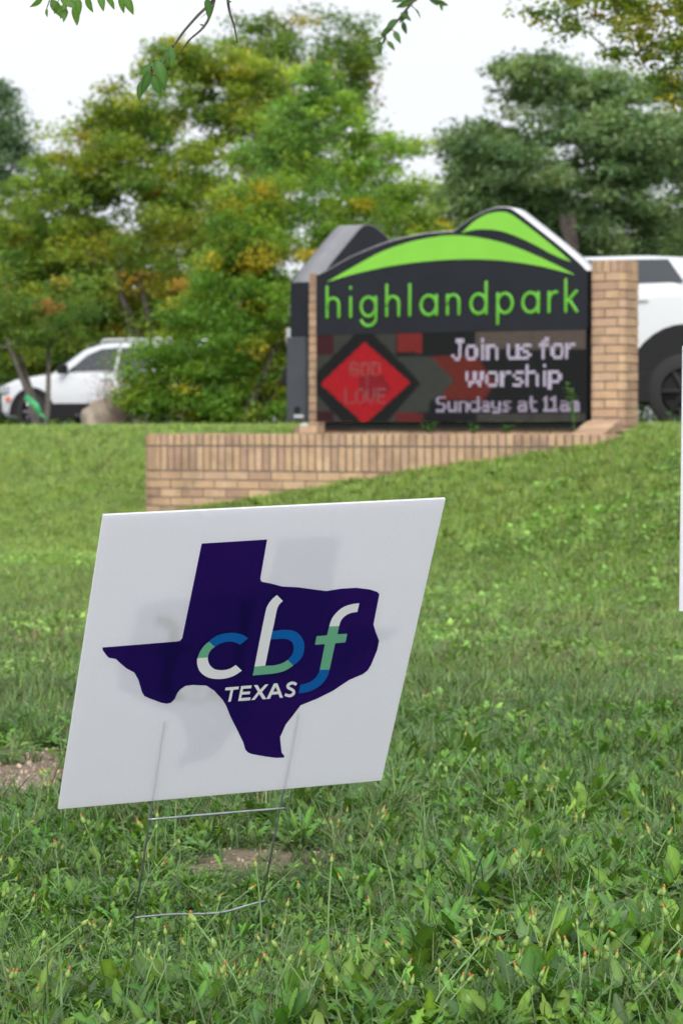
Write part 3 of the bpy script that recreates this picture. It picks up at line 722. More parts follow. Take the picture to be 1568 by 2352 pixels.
for k in range(4): adopt(MB().box(c0 + np.array([0, 0, -.045 + k * .028]), (.033, .035, .005)).build('rib', M['pipe']), cb)
PLANTER = [(-1.5, 23.55), (1.95, 21.55), (2.25, 22.95), (.6, 24.9), (-.45, 25.3)]
tag(MB().poly([(x, y, .868) for x, y in PLANTER]).build('planter_bed', M['soil'], fix=False), kind='structure')

# ------------------------------------------------------------------ vehicles (local: +x forward, y left, z up)
def wheel(parent, c, r, w, side, rim='rim'):
    t = empty('wheel', (0, 0, 0)); t.parent = parent; t.location = c
    prof = [(r * .62, -w / 2), (r * .93, -w / 2), (r, -w * .36), (r, w * .36), (r * .93, w / 2), (r * .62, w / 2)]
    rows = [[(p[0] * math.cos(a), p[1], p[0] * math.sin(a)) for p in prof] for a in np.linspace(0, 2 * math.pi, 29)]
    o = MB().quadstrip(rows).build('tyre', M['tyre'], smooth=True); o.parent = t
    mb = MB(); s = side
    mb.tube([(0, s * w * .12, 0), (0, s * w * .2, 0)], r * .61, 24)
    for k in range(6):
        a = k * math.pi / 3; e = np.array([math.cos(a), 0, math.sin(a)]); mb.tube([e * r * .08 + np.array([0, s * w * .3, 0]), e * r * .6 + np.array([0, s * w * .34, 0])], [r * .11, r * .08], 6)
    mb.tube([(0, s * w * .15, 0), (0, s * w * .4, 0)], r * .15, 12)
    o = mb.build('rim', M[rim]); o.parent = t
    return t
def loft(sections):
    """sections: half profiles [(y,z)...] with x; mirrored and capped"""
    rows = []
    for x, pr in sections:
        rows.append([(x, y, z) for y, z in pr] + [(x, -y, z) for y, z in reversed(pr)])
    mb = MB().quadstrip(rows, True); n = len(rows[0]); mb.f.append(tuple(range(n - 1, -1, -1))); k = (len(rows) - 1) * n; mb.f.append(tuple(range(k, k + n)))
    return mb
def child(o, parent): o.parent = parent; return o
def vehicle(name, label, cat, loc, heading, dims):
    """dims: body stations, greenhouse stations, side windows, wheels"""
    t = empty(name, loc, heading); tag(t, label, cat); g = dims
    def sec(w, z0, zb, zt, cr): return [(w * .90, z0), (w * .985, z0 + .10), (w, (z0 + zb) / 2), (w * .985, zb - .07), (w * .94, zb), (w * .6, zb + (zt - zb) * .8), (w * .25, zt)]
    body = loft([(x, sec(w, z0, zb, zt, 0)) for x, w, z0, zb, zt in g['body']]).build('body', M['white_paint'], t, True)
    b = body.modifiers.new('soft', 'BEVEL'); b.width = .03; b.segments = 2; b.limit_method = 'ANGLE'; b.angle_limit = .5
    gh = loft([(x, [(wb_, zb), (wb_ * .97 + wt * .03, zb + (zt - zb) * .1), (wt + .02, zt - .06), (wt * .85, zt - .008), (wt * .4, zt + .015)]) for x, wb_, wt, zb, zt in g['house']]).build('cabin', M['white_paint'], t, True)
    def ysec(x, z):
        H = g['house']
        for (xa, wa, ta, za, ya), (xb, wb_, tb, zb, yb) in zip(H, H[1:]):
            if xb <= x <= xa:
                k = (xa - x) / (xa - xb); w0 = wa + (wb_ - wa) * k; w1 = ta + (tb - ta) * k; z0 = za + (zb - za) * k; z1 = ya + (yb - ya) * k
                return w0 + (w1 + .02 - w0) * (z - z0) / max(z1 - .06 - z0, .05)
        return H[-1][1]
    for pts in g['windows']:
        for s in (-1, 1):
            P = [(x, s * (ysec(x, z) + .03), z) for x, z in pts]
            mb = MB().prism(P, (0, s * .006, 0)); child(mb.build('side_window', M['glass']), t)
    for nm in ('windscreen', 'rear_window'):
        P = g[nm]; child(MB().prism(P, (.012 if nm == 'windscreen' else -.012, 0, .012)).build(nm, M['glass']), t)
    R = g['r']
    for x in g['axles']:
        for s in (-1, 1):
            w = g['w'] / 2
            ring = []
            for k in range(19):
                a = math.pi * (k / 18) ; ring.append((math.cos(a), math.sin(a)))
            ra = g['arch']; hz = g['arch_z']
            out = [(x + c * ra * 1.12, s * (w + .006), R + max(sn * hz * 1.09, 0) - .06) for c, sn in ring]
            child(MB().prism(out, (0, -s * .05, 0)).build('wheel_arch', M['black_plastic']), t)
            wheel(t, (x, s * (w - .07), R), R, .24, s, g.get('rim', 'rim'))
    for s in (-1, 1):
        child(MB().box((g['mirror'][0], s * (g['w'] / 2 + .07), g['mirror'][1]), (.06, .10, .085)).build('mirror', M['black_plastic'], bevel=.02), t)
        x, z, hx, hz = g['lamp']; child(MB().box((x, s * (g['w'] / 2 - .19), z), (hx, .17, hz)).build('headlight', M['lamp_lens'], bevel=.015), t)
        x, z, hx, hz = g['marker']; child(MB().box((x, s * (g['w'] / 2 - .012), z), (hx, .02, hz)).build('side_marker', M['orange_lens'], bevel=.004), t)
        x, z, hx, hz = g['tail']; child(MB().box((x, s * (g['w'] / 2 - .09), z), (hx, .08, hz)).build('tail_light', mat('red_lens', (.35, .01, .012), .25), bevel=.01), t)
        child(MB().box((g['axles'][0] / 2 + g['axles'][1] / 2, s * (g['w'] / 2 - .02), g['sill']), (abs(g['axles'][0] - g['axles'][1]) / 2 - .25, .035, g.get('sill_h', .09))).build('sill_cladding', M['black_plastic'], bevel=.01), t)
        for xr in g['doors']:
            child(MB().box((xr, s * (g['w'] / 2 + .012), g['handle']), (.09, .012, .014)).build('door_handle', M['white_paint'], bevel=.004), t)
        if g.get('rails'): child(MB().tube([(g['rails'][0], s * .62, g['rails'][2] - .02), (g['rails'][0] - .08, s * .62, g['rails'][2] + .05), (g['rails'][1] + .08, s * .62, g['rails'][2] + .05), (g['rails'][1], s * .62, g['rails'][2] - .02)], .022, 8).build('roof_rail', M['white_paint'], smooth=True), t)
    x, z0, z1 = g['bumper']
    child(MB().box((x, 0, (z0 + z1) / 2), (.06, g['w'] / 2 - .12, (z1 - z0) / 2)).build('bumper', M['black_plastic'], bevel=.03), t)
    return t
suv_dims = dict(sill_h=.15, w=1.86, r=.35, axles=(1.42, -1.30), arch=.50, arch_z=.49,
    body=[(2.32, .72, .42, .72, .80), (2.24, .84, .26, .86, .95), (1.9, .91, .22, .96, 1.03), (1.3, .93, .22, 1.03, 1.10), (.75, .93, .22, 1.06, 1.13), (0, .93, .22, 1.07, 1.10), (-1.2, .93, .22, 1.08, 1.10), (-2.0, .91, .24, 1.08, 1.10), (-2.25, .86, .34, 1.04, 1.08)],
    house=[(1.08, .80, .74, 1.04, 1.13), (.75, .84, .70, 1.04, 1.32), (.35, .86, .68, 1.04, 1.56), (-.1, .87, .67, 1.04, 1.66), (-1.2, .87, .67, 1.04, 1.67), (-1.8, .85, .64, 1.04, 1.60), (-2.2, .80, .60, 1.04, 1.25)],
    windows=[[(.62, 1.11), (.20, 1.42), (-.12, 1.53), (-.50, 1.55), (-.50, 1.12)], [(-.58, 1.12), (-.58, 1.55), (-1.25, 1.53), (-1.38, 1.14)], [(-1.46, 1.15), (-1.36, 1.51), (-1.75, 1.42), (-1.85, 1.22)]],
    windscreen=[(.97, -.66, 1.20), (.97, .66, 1.20), (.18, .56, 1.64), (.18, -.56, 1.64)], rear_window=[(-2.16, -.55, 1.28), (-2.16, .55, 1.28), (-1.86, .5, 1.57), (-1.86, -.5, 1.57)],
    mirror=(.62, 1.15), lamp=(2.13, .78, .12, .07), marker=(2.02, .60, .05, .035), tail=(-2.2, .95, .06, .12), sill=.36, doors=(-.35, -1.15), handle=.96, rails=(.0, -1.7, 1.655), bumper=(2.27, .24, .50))
d_ = 54.
hd = math.radians(180 - 33)            # nose to the left and a little away from the viewer
fw = np.array([math.cos(hd), math.sin(hd)]); lf = np.array([-fw[1], fw[0]])
pos = at(74, 988, d_)[:2] - fw * 1.42 - lf * .93
vehicle('parked_suv', 'white sport utility car with black wheel arches parked behind the left trees', 'car', (pos[0], pos[1], .926), hd, suv_dims)
tr_dims = dict(rim='black_plastic', sill_h=.16, w=2.0, r=.41, axles=(1.95, -1.75), arch=.62, arch_z=.72,
    body=[(2.95, .80, .55, 1.05, 1.16), (2.85, .93, .42, 1.22, 1.32), (2.3, .99, .40, 1.32, 1.40), (1.4, 1.0, .40, 1.42, 1.48), (.9, 1.0, .40, 1.46, 1.51), (0, 1.0, .40, 1.49, 1.51), (-1.6, 1.0, .40, 1.51, 1.53), (-2.9, 1.0, .42, 1.52, 1.54), (-3.0, .95, .5, 1.48, 1.50)],
    house=[(1.25, .88, .82, 1.48, 1.60), (.9, .90, .80, 1.48, 1.74), (.5, .91, .78, 1.48, 1.86), (0, .92, .77, 1.48, 1.90), (-1.1, .92, .77, 1.48, 1.90), (-1.55, .91, .76, 1.48, 1.87), (-1.78, .90, .80, 1.48, 1.60)],
    windows=[[(.80, 1.57), (.42, 1.77), (.05, 1.85), (-.42, 1.85), (-.42, 1.575)], [(-.47, 1.575), (-.47, 1.85), (-1.50, 1.84), (-1.70, 1.585)]],
    windscreen=[(1.12, -.7, 1.66), (1.12, .7, 1.66), (.42, .66, 1.87), (.42, -.66, 1.87)], rear_window=[(-1.74, -.6, 1.62), (-1.74, .6, 1.62), (-1.62, .58, 1.83), (-1.62, -.58, 1.83)],
    mirror=(.85, 1.62), lamp=(2.84, 1.06, .10, .10), marker=(2.75, .92, .05, .03), tail=(-2.95, 1.25, .06, .18), sill=.46, doors=(-.25, -1.25), handle=1.40, bumper=(2.98, .5, .72))
d_ = 30.2
hd = math.radians(180 - 24); fw = np.array([math.cos(hd), math.sin(hd)]); lf = np.array([-fw[1], fw[0]])
pw_ = at(1574, 988, d_)[:2]
pos = pw_ + fw * 1.75 - lf * .95
vehicle('pickup_truck', 'white lifted pickup truck with tall black wheel arch behind the right pillar', 'truck', (pos[0], pos[1], .926), hd, tr_dims)

# ------------------------------------------------------------------ small things on the plateau
def boulder(px, py, d, rx, rz, seed, label):
    rng = np.random.default_rng(seed); c = at(px, py, d); b = bmesh.new(); bmesh.ops.create_icosphere(b, subdivisions=4, radius=1)
    for v in b.verts:
        p = np.array(v.co); k = 1 + .16 * math.sin(3.1 * p[0] + 2 * p[1] + seed) * math.cos(2.7 * p[2] + p[1]) + .07 * math.sin(7 * p[0] + 5 * p[2]) + .03 * math.sin(15 * p[1] + 11 * p[2])
        v.co = Vector(p * k * np.array([rx, rx * .8, rz]))
    me = bpy.data.meshes.new('boulder'); b.to_mesh(me); b.free(); me.materials.append(M['rock'])
    me.polygons.foreach_set('use_smooth', [True] * len(me.polygons))
    o = link(bpy.data.objects.new('boulder', me)); o.location = (c[0], c[1], .90 + rz * .45); tag(o, label, 'rock'); return o
boulder(238, 940, 43, .34, .36, 3, 'tan limestone boulder beneath the white car, below the twigs')
boulder(315, 965, 43.4, .22, .2, 5, 'small tan rock at the foot of the dense bush')
rng = np.random.default_rng(5)
c = at(285, 985, 42.2); tw = empty('bare_shrub', (c[0], c[1], .9)); tag(tw, 'leafless brown twiggy shrub between the white car and the dense bush', 'shrub')
mb = MB()
for k in range(46):
    a = rng.uniform(0, 6.28); L = rng.uniform(.5, 1.0); d3 = np.array([math.cos(a) * .55, math.sin(a) * .5, 1.]) ; d3 /= np.linalg.norm(d3)
    p0 = rng.normal(size=3) * .03; p1 = p0 + d3 * L * .55 + rng.normal(size=3) * .04; p2 = p1 + (d3 + rng.normal(size=3) * .25) * L * .5
    mb.tube([p0, p1, p2], [.008, .005, .002], 4)
    for q in range(5):
        s_ = p0 + (p2 - p0) * rng.uniform(.35, .95); mb.tube([s_, s_ + (d3 * .5 + rng.normal(size=3) * .6) * .22], [.003, .0015], 3)
child(mb.build('twigs', mat('twig_brown', (.26, .19, .165), .9), None, fix=False), tw)
P = rng.normal(size=(1300, 3)) * np.array([.28, .22, .24]) + np.array([0, 0, .62])
Vv, Ff, Cc = leaves(P, .3, .03, .6, rng, pick([((.34, .24, .22), 3), ((.26, .18, .15), 2), ((.30, .26, .2), 1)], 1300, rng))
np_mesh('dry_buds', Vv, Ff, Cc, M['foliage'], tw)
p0, p1 = at(60, 912, 44.3), at(92, 950, 44.2)
mb = MB(); mb.tube([p0, (p0 + p1) / 2 + np.array([.05, -.03, 0]), p1], [.05, .055, .04], 8, (np.array([0, 1., 0]), .3)); mb.tube([p1, p1 + np.array([.12, 0, -.1])], [.03, .015], 6)
o = mb.build('ribbon', M['ribbon'], smooth=True); tag(o, 'green ribbon tied round the stems of the multi-stemmed tree', 'ribbon')
mb = MB().box(at(1500, 982, 26.6), (.30, .06, .035)); o = mb.build('wheel_stop', M['concrete'], bevel=.02); tag(o, 'low pale concrete wheel stop on the crest beside the truck', 'wheel stop')

# ------------------------------------------------------------------ yard signs
YO = np.array([-.15753, 4.86336, -.38633 + HC]); YX = np.array([.924, .38081, .03487]); YU = np.array([.17160, -.49439, .85213])
YX /= np.linalg.norm(YX); YU -= YX * (YU @ YX); YU /= np.linalg.norm(YU); YN = np.cross(YX, YU)
HW = .3048; PT = .0046
def plastic():
    m = bpy.data.materials.new('corrugated_plastic'); n, l, p = nodes_of(m)
    p.inputs['Base Color'].default_value = (.90, .885, .935, 1); p.inputs['Roughness'].default_value = .38; p.inputs['Specular IOR Level'].default_value = .4
    t = n.new('ShaderNodeTexCoord'); w = n.new('ShaderNodeTexWave'); w.wave_type = 'BANDS'; w.bands_direction = 'X'; w.inputs['Scale'].default_value = 78; w.inputs['Distortion'].default_value = .6
    l.new(t.outputs['Object'], w.inputs['Vector'])
    b = n.new('ShaderNodeBump'); b.inputs['Strength'].default_value = .35; b.inputs['Distance'].default_value = .001; l.new(w.outputs[0], b.inputs['Height']); l.new(b.outputs[0], p.inputs['Normal'])
    tr = n.new('ShaderNodeBsdfTranslucent'); tr.inputs[0].default_value = (.90, .90, .96, 1)
    mx_ = n.new('ShaderNodeMixShader'); mx_.inputs[0].default_value = .50; l.new(p.outputs[0], mx_.inputs[1]); l.new(tr.outputs[0], mx_.inputs[2])
    l.new(mx_.outputs[0], n['Material Output'].inputs['Surface']); return m
def ink(name, col, tcol, k=.35):
    m = bpy.data.materials.new(name); n, l, p = nodes_of(m); p.inputs['Base Color'].default_value = (*col, 1); p.inputs['Roughness'].default_value = .4; p.inputs['Specular IOR Level'].default_value = .35
    tr = n.new('ShaderNodeBsdfTranslucent'); tr.inputs[0].default_value = (*tcol, 1)
    mx_ = n.new('ShaderNodeMixShader'); mx_.inputs[0].default_value = k; l.new(p.outputs[0], mx_.inputs[1]); l.new(tr.outputs[0], mx_.inputs[2])
    l.new(mx_.outputs[0], n['Material Output'].inputs['Surface']); return m
M['plastic'] = plastic()
M['ink_navy'] = ink('navy_ink', (.008, .002, .085), (.09, .008, .26), .42)
M['ink_rear'] = ink('navy_ink_thin', (.010, .004, .09), (.72, .73, .84), .84)
M['ink_blue'] = ink('blue_ink', (.003, .115, .44), (.005, .12, .42), .1)
M['ink_green'] = ink('green_ink', (.15, .43, .28), (.12, .36, .23), .1)
M['ink_white'] = ink('white_ink', (.86, .85, .93), (.8, .81, .84), .12)
def yuv(px, py):
    q = onplane(px, py, YO, YN) - YO; return np.array([q @ YX, q @ YU])
def ZA(x, y): return ((150 + x / 1.0116) / 1.5944, (1750 + y / 1.0116) / 1.5944)
def ZB(x, y): return ((650 + x / 1.96) / 1.5944, (2050 + y / 1.96) / 1.5944)
def basis(Xv, Uv, Nv, O):
    return Matrix(((Xv[0], Uv[0], Nv[0], O[0]), (Xv[1], Uv[1], Nv[1], O[1]), (Xv[2], Uv[2], Nv[2], O[2]), (0, 0, 0, 1)))
def yard_sign(label, O, Xv, Uv, Nv, print_it, legs, bars, foot_v):
    """local frame: x along the board, y up the board, z out of its face"""
    t = empty('yard_sign'); t.matrix_world = basis(Xv, Uv, Nv, O); tag(t, label, 'sign')
    bpan = bmesh.new(); bmesh.ops.create_cube(bpan, size=1, matrix=Matrix.Diagonal((HW * 2, HW * 2, PT, 1)))
    me = bpy.data.meshes.new('board'); bpan.to_mesh(me); bpan.free(); me.materials.append(M['plastic'])
    pan = link(bpy.data.objects.new('board', me), t)
    def fl(name, pts, m, z, par, holes=(), mirror=False, curve=0):
        f_ = lambda q: [((-p[0] if mirror else p[0]), p[1], z) for p in q]
        return MB().flat(f_(pts), [f_(h) for h in holes]).build(name, m, par, fix=False)
    if print_it:
        raw = [(594, 240), (836, 225), (811, 368), (812, 377), (818, 382), (850, 388), (890, 399), (950, 402), (1000, 409), (1055, 416), (1110, 407), (1165, 404), (1215, 410), (1243, 419), (1251, 428), (1229, 540), (1238, 570), (1250, 600), (1243, 635), (1220, 690), (1208, 710), (1190, 724), (1140, 745), (1080, 785), (1020, 815), (960, 839), (935, 872), (905, 910), (884, 957), (887, 990), (890, 1015), (899, 1025), (899, 1033), (870, 1034), (830, 1029), (780, 1020), (765, 1014), (755, 1003), (747, 975), (725, 930), (700, 880), (684, 840), (672, 820), (640, 785), (611, 766), (560, 764), (535, 767), (515, 780), (503, 795), (495, 815), (480, 830), (465, 833), (445, 830), (400, 813), (382, 805), (373, 790), (360, 745), (345, 718), (315, 702), (295, 685), (277, 668), (250, 663), (240, 652), (228, 635), (227, 625), (500, 603), (515, 600), (522, 590)]
        st = [yuv(*ZA(*p)) for p in raw]
        # round the coast lines a little, keep the straight borders
        zf = PT / 2 + .0003
        fl('state_print', st, M['ink_navy'], zf, pan); fl('rear_state_print', st, M['ink_rear'], -zf, pan, mirror=True)
        def seg(name, pts, m, sm=(), holes=()):
            q = [yuv(*ZB(*p)) for p in pts]
            fl(name, q, m, PT / 2 + .0007, pan, [[yuv(*ZB(*p)) for p in h] for h in holes])
            fl('rear_' + name, q, m, -PT / 2 - .0007, pan, [[yuv(*ZB(*p)) for p in h] for h in holes], True)
        def sm(a, b): return [tuple(p) for p in smooth_curve(a, 4)] + [tuple(p) for p in smooth_curve(b, 4)]
        seg('letter_c_blue', sm([(503, 555), (470, 535), (435, 523), (395, 517), (340, 521), (290, 534), (250, 555), (222, 580)], [(265, 617), (300, 595), (340, 583), (385, 580), (420, 590), (445, 604)]), M['ink_blue'])
        seg('letter_c_green', sm([(222, 580), (190, 608), (160, 650), (140, 699)], [(215, 693), (222, 664), (240, 637), (265, 617)]), M['ink_green'])
        seg('letter_c_white', sm([(140, 699), (137, 720), (140, 750), (152, 785), (178, 815), (218, 838), (270, 848), (330, 846), (390, 830), (430, 808), (458, 788)], [(414, 748), (380, 770), (345, 782), (300, 785), (265, 778), (238, 760), (222, 735), (214, 710), (215, 693)]), M['ink_white'])
        seg('letter_b_white', [(709, 246), (752, 289), (737, 301), (724, 316), (714, 335), (708, 355), (690, 445), (662, 570), (640, 680), (625, 753), (549, 760), (580, 600), (610, 450), (631, 350), (640, 325), (655, 300), (680, 270)], M['ink_white'])
        seg('letter_b_blue', sm([(679, 505), (725, 498), (770, 495), (830, 503), (870, 530), (897, 570), (906, 610), (900, 660), (882, 700), (855, 730), (827, 750)], [(786, 712), (815, 680), (828, 645), (828, 610), (815, 582), (790, 566), (760, 560), (710, 562), (665, 565)]), M['ink_blue'])
        seg('letter_b_green', sm([(549, 760), (625, 754), (690, 750), (745, 736), (786, 712)], [(827, 750), (790, 777), (750, 795), (700, 807), (620, 816), (536, 823)]), M['ink_green'])
        seg('letter_f_white', sm([(1299, 305), (1250, 311), (1200, 326), (1160, 350), (1120, 390), (1096, 432), (1084, 472)], [(1155, 468), (1168, 430), (1195, 398), (1235, 376), (1285, 367)]), M['ink_white'])
        seg('letter_f_green', [(1084, 472), (1155, 468), (1143, 527), (1213, 524), (1200, 585), (1127, 592), (1086, 781), (1016, 784), (1053, 598), (982, 602), (994, 541), (1068, 535)], M['ink_green'])
        seg('letter_f_blue', sm([(1016, 784), (996, 826), (965, 858), (925, 879), (878, 890)], [(866, 951), (910, 945), (960, 930), (1012, 900), (1050, 862), (1075, 820), (1086, 781)]), M['ink_blue'])
        seg('letter_t', [(341, 910), (438, 902), (434, 922), (397, 926), (379, 1010), (360, 1012), (378, 928), (338, 931)], M['ink_white'])
        seg('letter_e', [(453, 899), (529, 894), (525, 915), (469, 919), (463, 941), (519, 937), (515, 957), (459, 961), (453, 985), (521, 980), (517, 1001), (432, 1007)], M['ink_white'])
        seg('letter_x', [(545, 893), (571, 891), (589, 925), (624, 888), (649, 886), (602, 942), (634, 992), (607, 994), (583, 957), (550, 998), (525, 1000), (573, 940)], M['ink_white'])
        seg('letter_a', [(688, 881), (713, 879), (753, 982), (730, 984), (721, 957), (672, 961), (659, 990), (634, 992)], M['ink_white'], holes=[[(699, 905), (714, 937), (682, 940)]])
        cen = smooth_curve([(849, 889), (826, 877), (802, 882), (788, 897), (792, 912), (812, 922), (829, 936), (826, 956), (800, 969), (766, 960)], 4); L_, R_ = [], []
        for k, p in enumerate(cen):
            d = cen[min(k + 1, len(cen) - 1)] - cen[max(k - 1, 0)]; d = d / np.linalg.norm(d); nrm = np.array([-d[1], d[0]]) * 10.5; L_.append(tuple(p + nrm)); R_.append(tuple(p - nrm))
        seg('letter_s', L_ + R_[::-1], M['ink_white'])
    stk = empty('wire_stake'); stk.parent = t
    for (xt, yt), (xb, yb) in legs: child(MB().tube([(xt, yt, 0), (xt + (xb - xt) * .29, yt + (yb - yt) * .29, 0), (xt + (xb - xt) * .31, yt + (yb - yt) * .31, 0), (xb, yb, 0)], [.0011, .0011, .0021, .0021], 8).build('leg', M['wire'], smooth=True), stk)
    for b_ in bars: child(MB().tube(smooth_curve([(p[0], p[1], p[2] if len(p) > 2 else .0034) for p in b_], 5), .0021, 8).build('crossbar', M['wire'], smooth=True), stk)
    return t
yard_sign('white plastic lawn sign printed with a navy state outline and coloured cbf letters', YO, YX, YU, YN, True,
          [((-.136, -.13), (-.124, -.70)), ((.114, -.135), (.119, -.69))],
          [[(-.135, -.346), (0, -.347), (.1235, -.3485)], [(-.128, -.574), (-.06, -.575), (.0, -.5795, .006), (.045, -.5785, .008), (.085, -.571, .006), (.122, -.566)]], -.62)
q0, q1 = at(1566.5, 799, 6.45), at(1559, 1404, 6.5)
U2 = (q0 - q1) / np.linalg.norm(q0 - q1); X2 = np.array([.95, .31, 0]); X2 -= U2 * (X2 @ U2); X2 /= np.linalg.norm(X2); N2 = np.cross(X2, U2)
yard_sign('white board of a second lawn sign cut off by the right edge', q1 + U2 * HW + X2 * HW, X2, U2, N2, False,
          [((-.125, -.13), (-.125, -.86)), ((.125, -.13), (.125, -.86))], [[(-.13, -.36), (0, -.36), (.13, -.36)], [(-.13, -.60), (0, -.60), (.13, -.60)]], -.62)

# ------------------------------------------------------------------ leaf shapes
def leaf_geo(L, W, rng, lobes=0, lob=.3, e0=.8, e1=-.2, n=9, fold=.25, col=(.05, .13, .03), rib=(.12, .2, .07), twist=0., blunt=False):
    """one leaf along +x: three points a station, arched from slope e0 to e1, with toothed or lobed edges"""
    t = np.linspace(0, 1, n); ang = e0 + (e1 - e0) * t; ds = L / (n - 1)
    x = np.concatenate([[0], np.cumsum(np.cos(ang[:-1]) * ds)]); z = np.concatenate([[0], np.cumsum(np.sin(ang[:-1]) * ds)])
    w = W * .5 * (np.sin(np.pi * np.clip(t, .0, 1) ** (1.55 if blunt else .75)) ** .75 if blunt else np.sin(np.pi * np.clip(t, .02, 1) ** .62 * .985) ** .9)
    w = np.maximum(w, W * .09 * (1 - t))
    if lobes: w = w * (1 - lob * .5 + lob * np.sin(2 * np.pi * lobes * t + rng.uniform(0, 6)) * np.where(t > .12, 1, 0)) * (1 + rng.uniform(-.12, .12, n))
    w[-1] = W * (.10 if blunt else .02)
    tw = twist * t; V = np.zeros((n, 3, 3))
    for s, k in ((-1, 0), (0, 1), (1, 2)):
        V[:, k, 0] = x + (0 if s == 0 else .12 * w); V[:, k, 1] = s * w * np.cos(tw); V[:, k, 2] = z + abs(s) * w * fold + s * w * np.sin(tw)
    C = np.zeros((n, 3, 3)); C[:] = col; C[:, 1] = rib
    i = np.arange(n - 1)[:, None] * 3 + np.arange(2)[None]
    F = np.stack([i, i + 1, i + 4, i + 3], -1).reshape(-1, 4)
    return V.reshape(-1, 3), F, C.reshape(-1, 3)
def rotz(V, a): c, s = math.cos(a), math.sin(a); return V @ np.array([[c, s, 0], [-s, c, 0], [0, 0, 1]])
def join(parts):
    Vs, Fs, Cs, o = [], [], [], 0
    for V, F, C in parts: Vs.append(V); Fs.append(F + o); Cs.append(C); o += len(V)
    return np.concatenate(Vs), np.concatenate(Fs), np.concatenate(Cs)

# ------------------------------------------------------------------ twigs hanging in from above
def hanging(label, d, stem, spots, size, col, seed, name='hanging_twig'):
    rng = np.random.default_rng(seed); p0 = at(*stem[0], d); t = empty(name, p0); tag(t, label, 'twig')
    mb = MB()
    pts = smooth_curve([at(*p, d) for p in stem], 4); mb.tube(pts, list(np.linspace(.004, .0016, len(pts)) * d / 6.), 6)
    par = []
    for (px, py, dirx, diry, s) in spots:
        base = at(px, py, d + rng.uniform(-.12, .12)); j = int(np.argmin([np.linalg.norm(q - base) for q in pts]))
        mb.tube([pts[j], (pts[j] + base) / 2 + np.array([0, 0, .004]), base], .0011 * d / 6., 4)
        L = size * s; g = rng.uniform(.8, 1.2)
        V, F, C = leaf_geo(L, L * .42, rng, 0, 0, .25, -.35, 8, .12, np.array(col) * g, np.array(col) * g * 1.5)
        ax = np.array([dirx, rng.uniform(-.25, .25), -diry]); ax /= np.linalg.norm(ax)
        sd = np.cross(ax, [0, 1, 0]) + rng.normal(size=3) * .45; sd -= ax * (sd @ ax); sd /= np.linalg.norm(sd); up = np.cross(ax, sd)
        Vw = base + V[:, :1] * ax + V[:, 1:2] * sd + V[:, 2:] * up
        o = np_mesh('leaf', Vw - base, F, C, M['foliage'], None, True); o.location = base; adopt(o, t)
    adopt(mb.build('stem', M['bark'], None, True, fix=False), t)
    return t
G1 = (.055, .13, .03)
hanging('leafy twig hanging in at the top left corner', 6.2, [(70, -60), (150, -25), (230, -10), (310, -18)],
        [(98, -6, -.6, .5, .9), (118, 0, .7, 1, 1.3), (140, -4, .9, .5, 1.2), (132, 8, -.2, .6, .6), (150, 8, -.3, 1, .9), (178, -6, .1, 1, 1.0), (200, -8, .4, 1, 1.0), (230, -15, .2, 1, 1.0), (245, -10, .5, .9, .9), (280, -16, .1, 1, 1.1), (284, -12, .5, 1, 1.2), (170, 14, .15, 1, 1.1), (152, 20, -.15, 1, .8), (108, 20, .1, 1, .5)], .040, (.07, .15, .025), 1)
hanging('long twig with drooping leaves hanging below the top edge', 6.0, [(505, -70), (492, -5), (455, 35), (420, 75), (398, 108), (372, 138), (350, 165)],
        [(495, 0, -.9, 1, 1.35), (475, -2, .1, 1, 1.2), (392, 108, .05, 1, 1.2), (386, 118, -.4, .9, .9), (378, 130, -.2, 1, 1.0), (362, 140, .3, 1, 1.45), (372, 150, .1, 1, 1.3), (352, 140, -.3, .8, 1.0), (342, 165, -.35, 1, 1.3), (352, 175, .4, 1, 1.2), (330, 185, -.25, 1, 1.15), (345, 150, -.8, .7, .8), (388, 112, -.9, -.1, .8), (366, 175, .3, .7, 1.0)], .038, G1, 2)
hanging('thin bare twig hanging beside the drooping leaves', 6.3, [(520, -40), (526, 20), (538, 60), (545, 98)], [(522, 2, .8, .2, .35)], .03, G1, 3, 'bare_twig')
hanging('forked thin twig below the drooping leafy twig', 6.1, [(500, -40), (486, 25), (468, 62), (435, 92), (416, 118)], [(470, 58, -.9, -.2, .4)], .03, G1, 6, 'bare_twig')
hanging('small-leaved twig hanging at the top edge right of centre', 9., [(1010, -80), (968, -20), (930, 25), (895, 70), (870, 92)],
        [(1000, 0, .8, .3, 1.1), (985, -8, .6, .6, 1.), (1012, 8, .2, 1, .6), (940, 5, -.8, .3, 1.1), (950, 18, .6, 1, 1.0), (935, 25, -.6, .9, 1.1), (920, 30, .8, .6, 1.), (910, 45, -.8, .8, 1.2), (925, 50, .3, 1, 1.), (898, 62, -.7, .6, 1.1), (905, 72, .5, 1, 1.1), (885, 78, -.4, 1, 1.), (876, 88, -.9, .3, 1.), (890, 95, .6, .8, .9), (872, 95, .1, 1, 1.1), (960, -5, -.9, .2, 1.2), (930, -5, -1, .3, 1.1)], .042, (.05, .11, .025), 4)

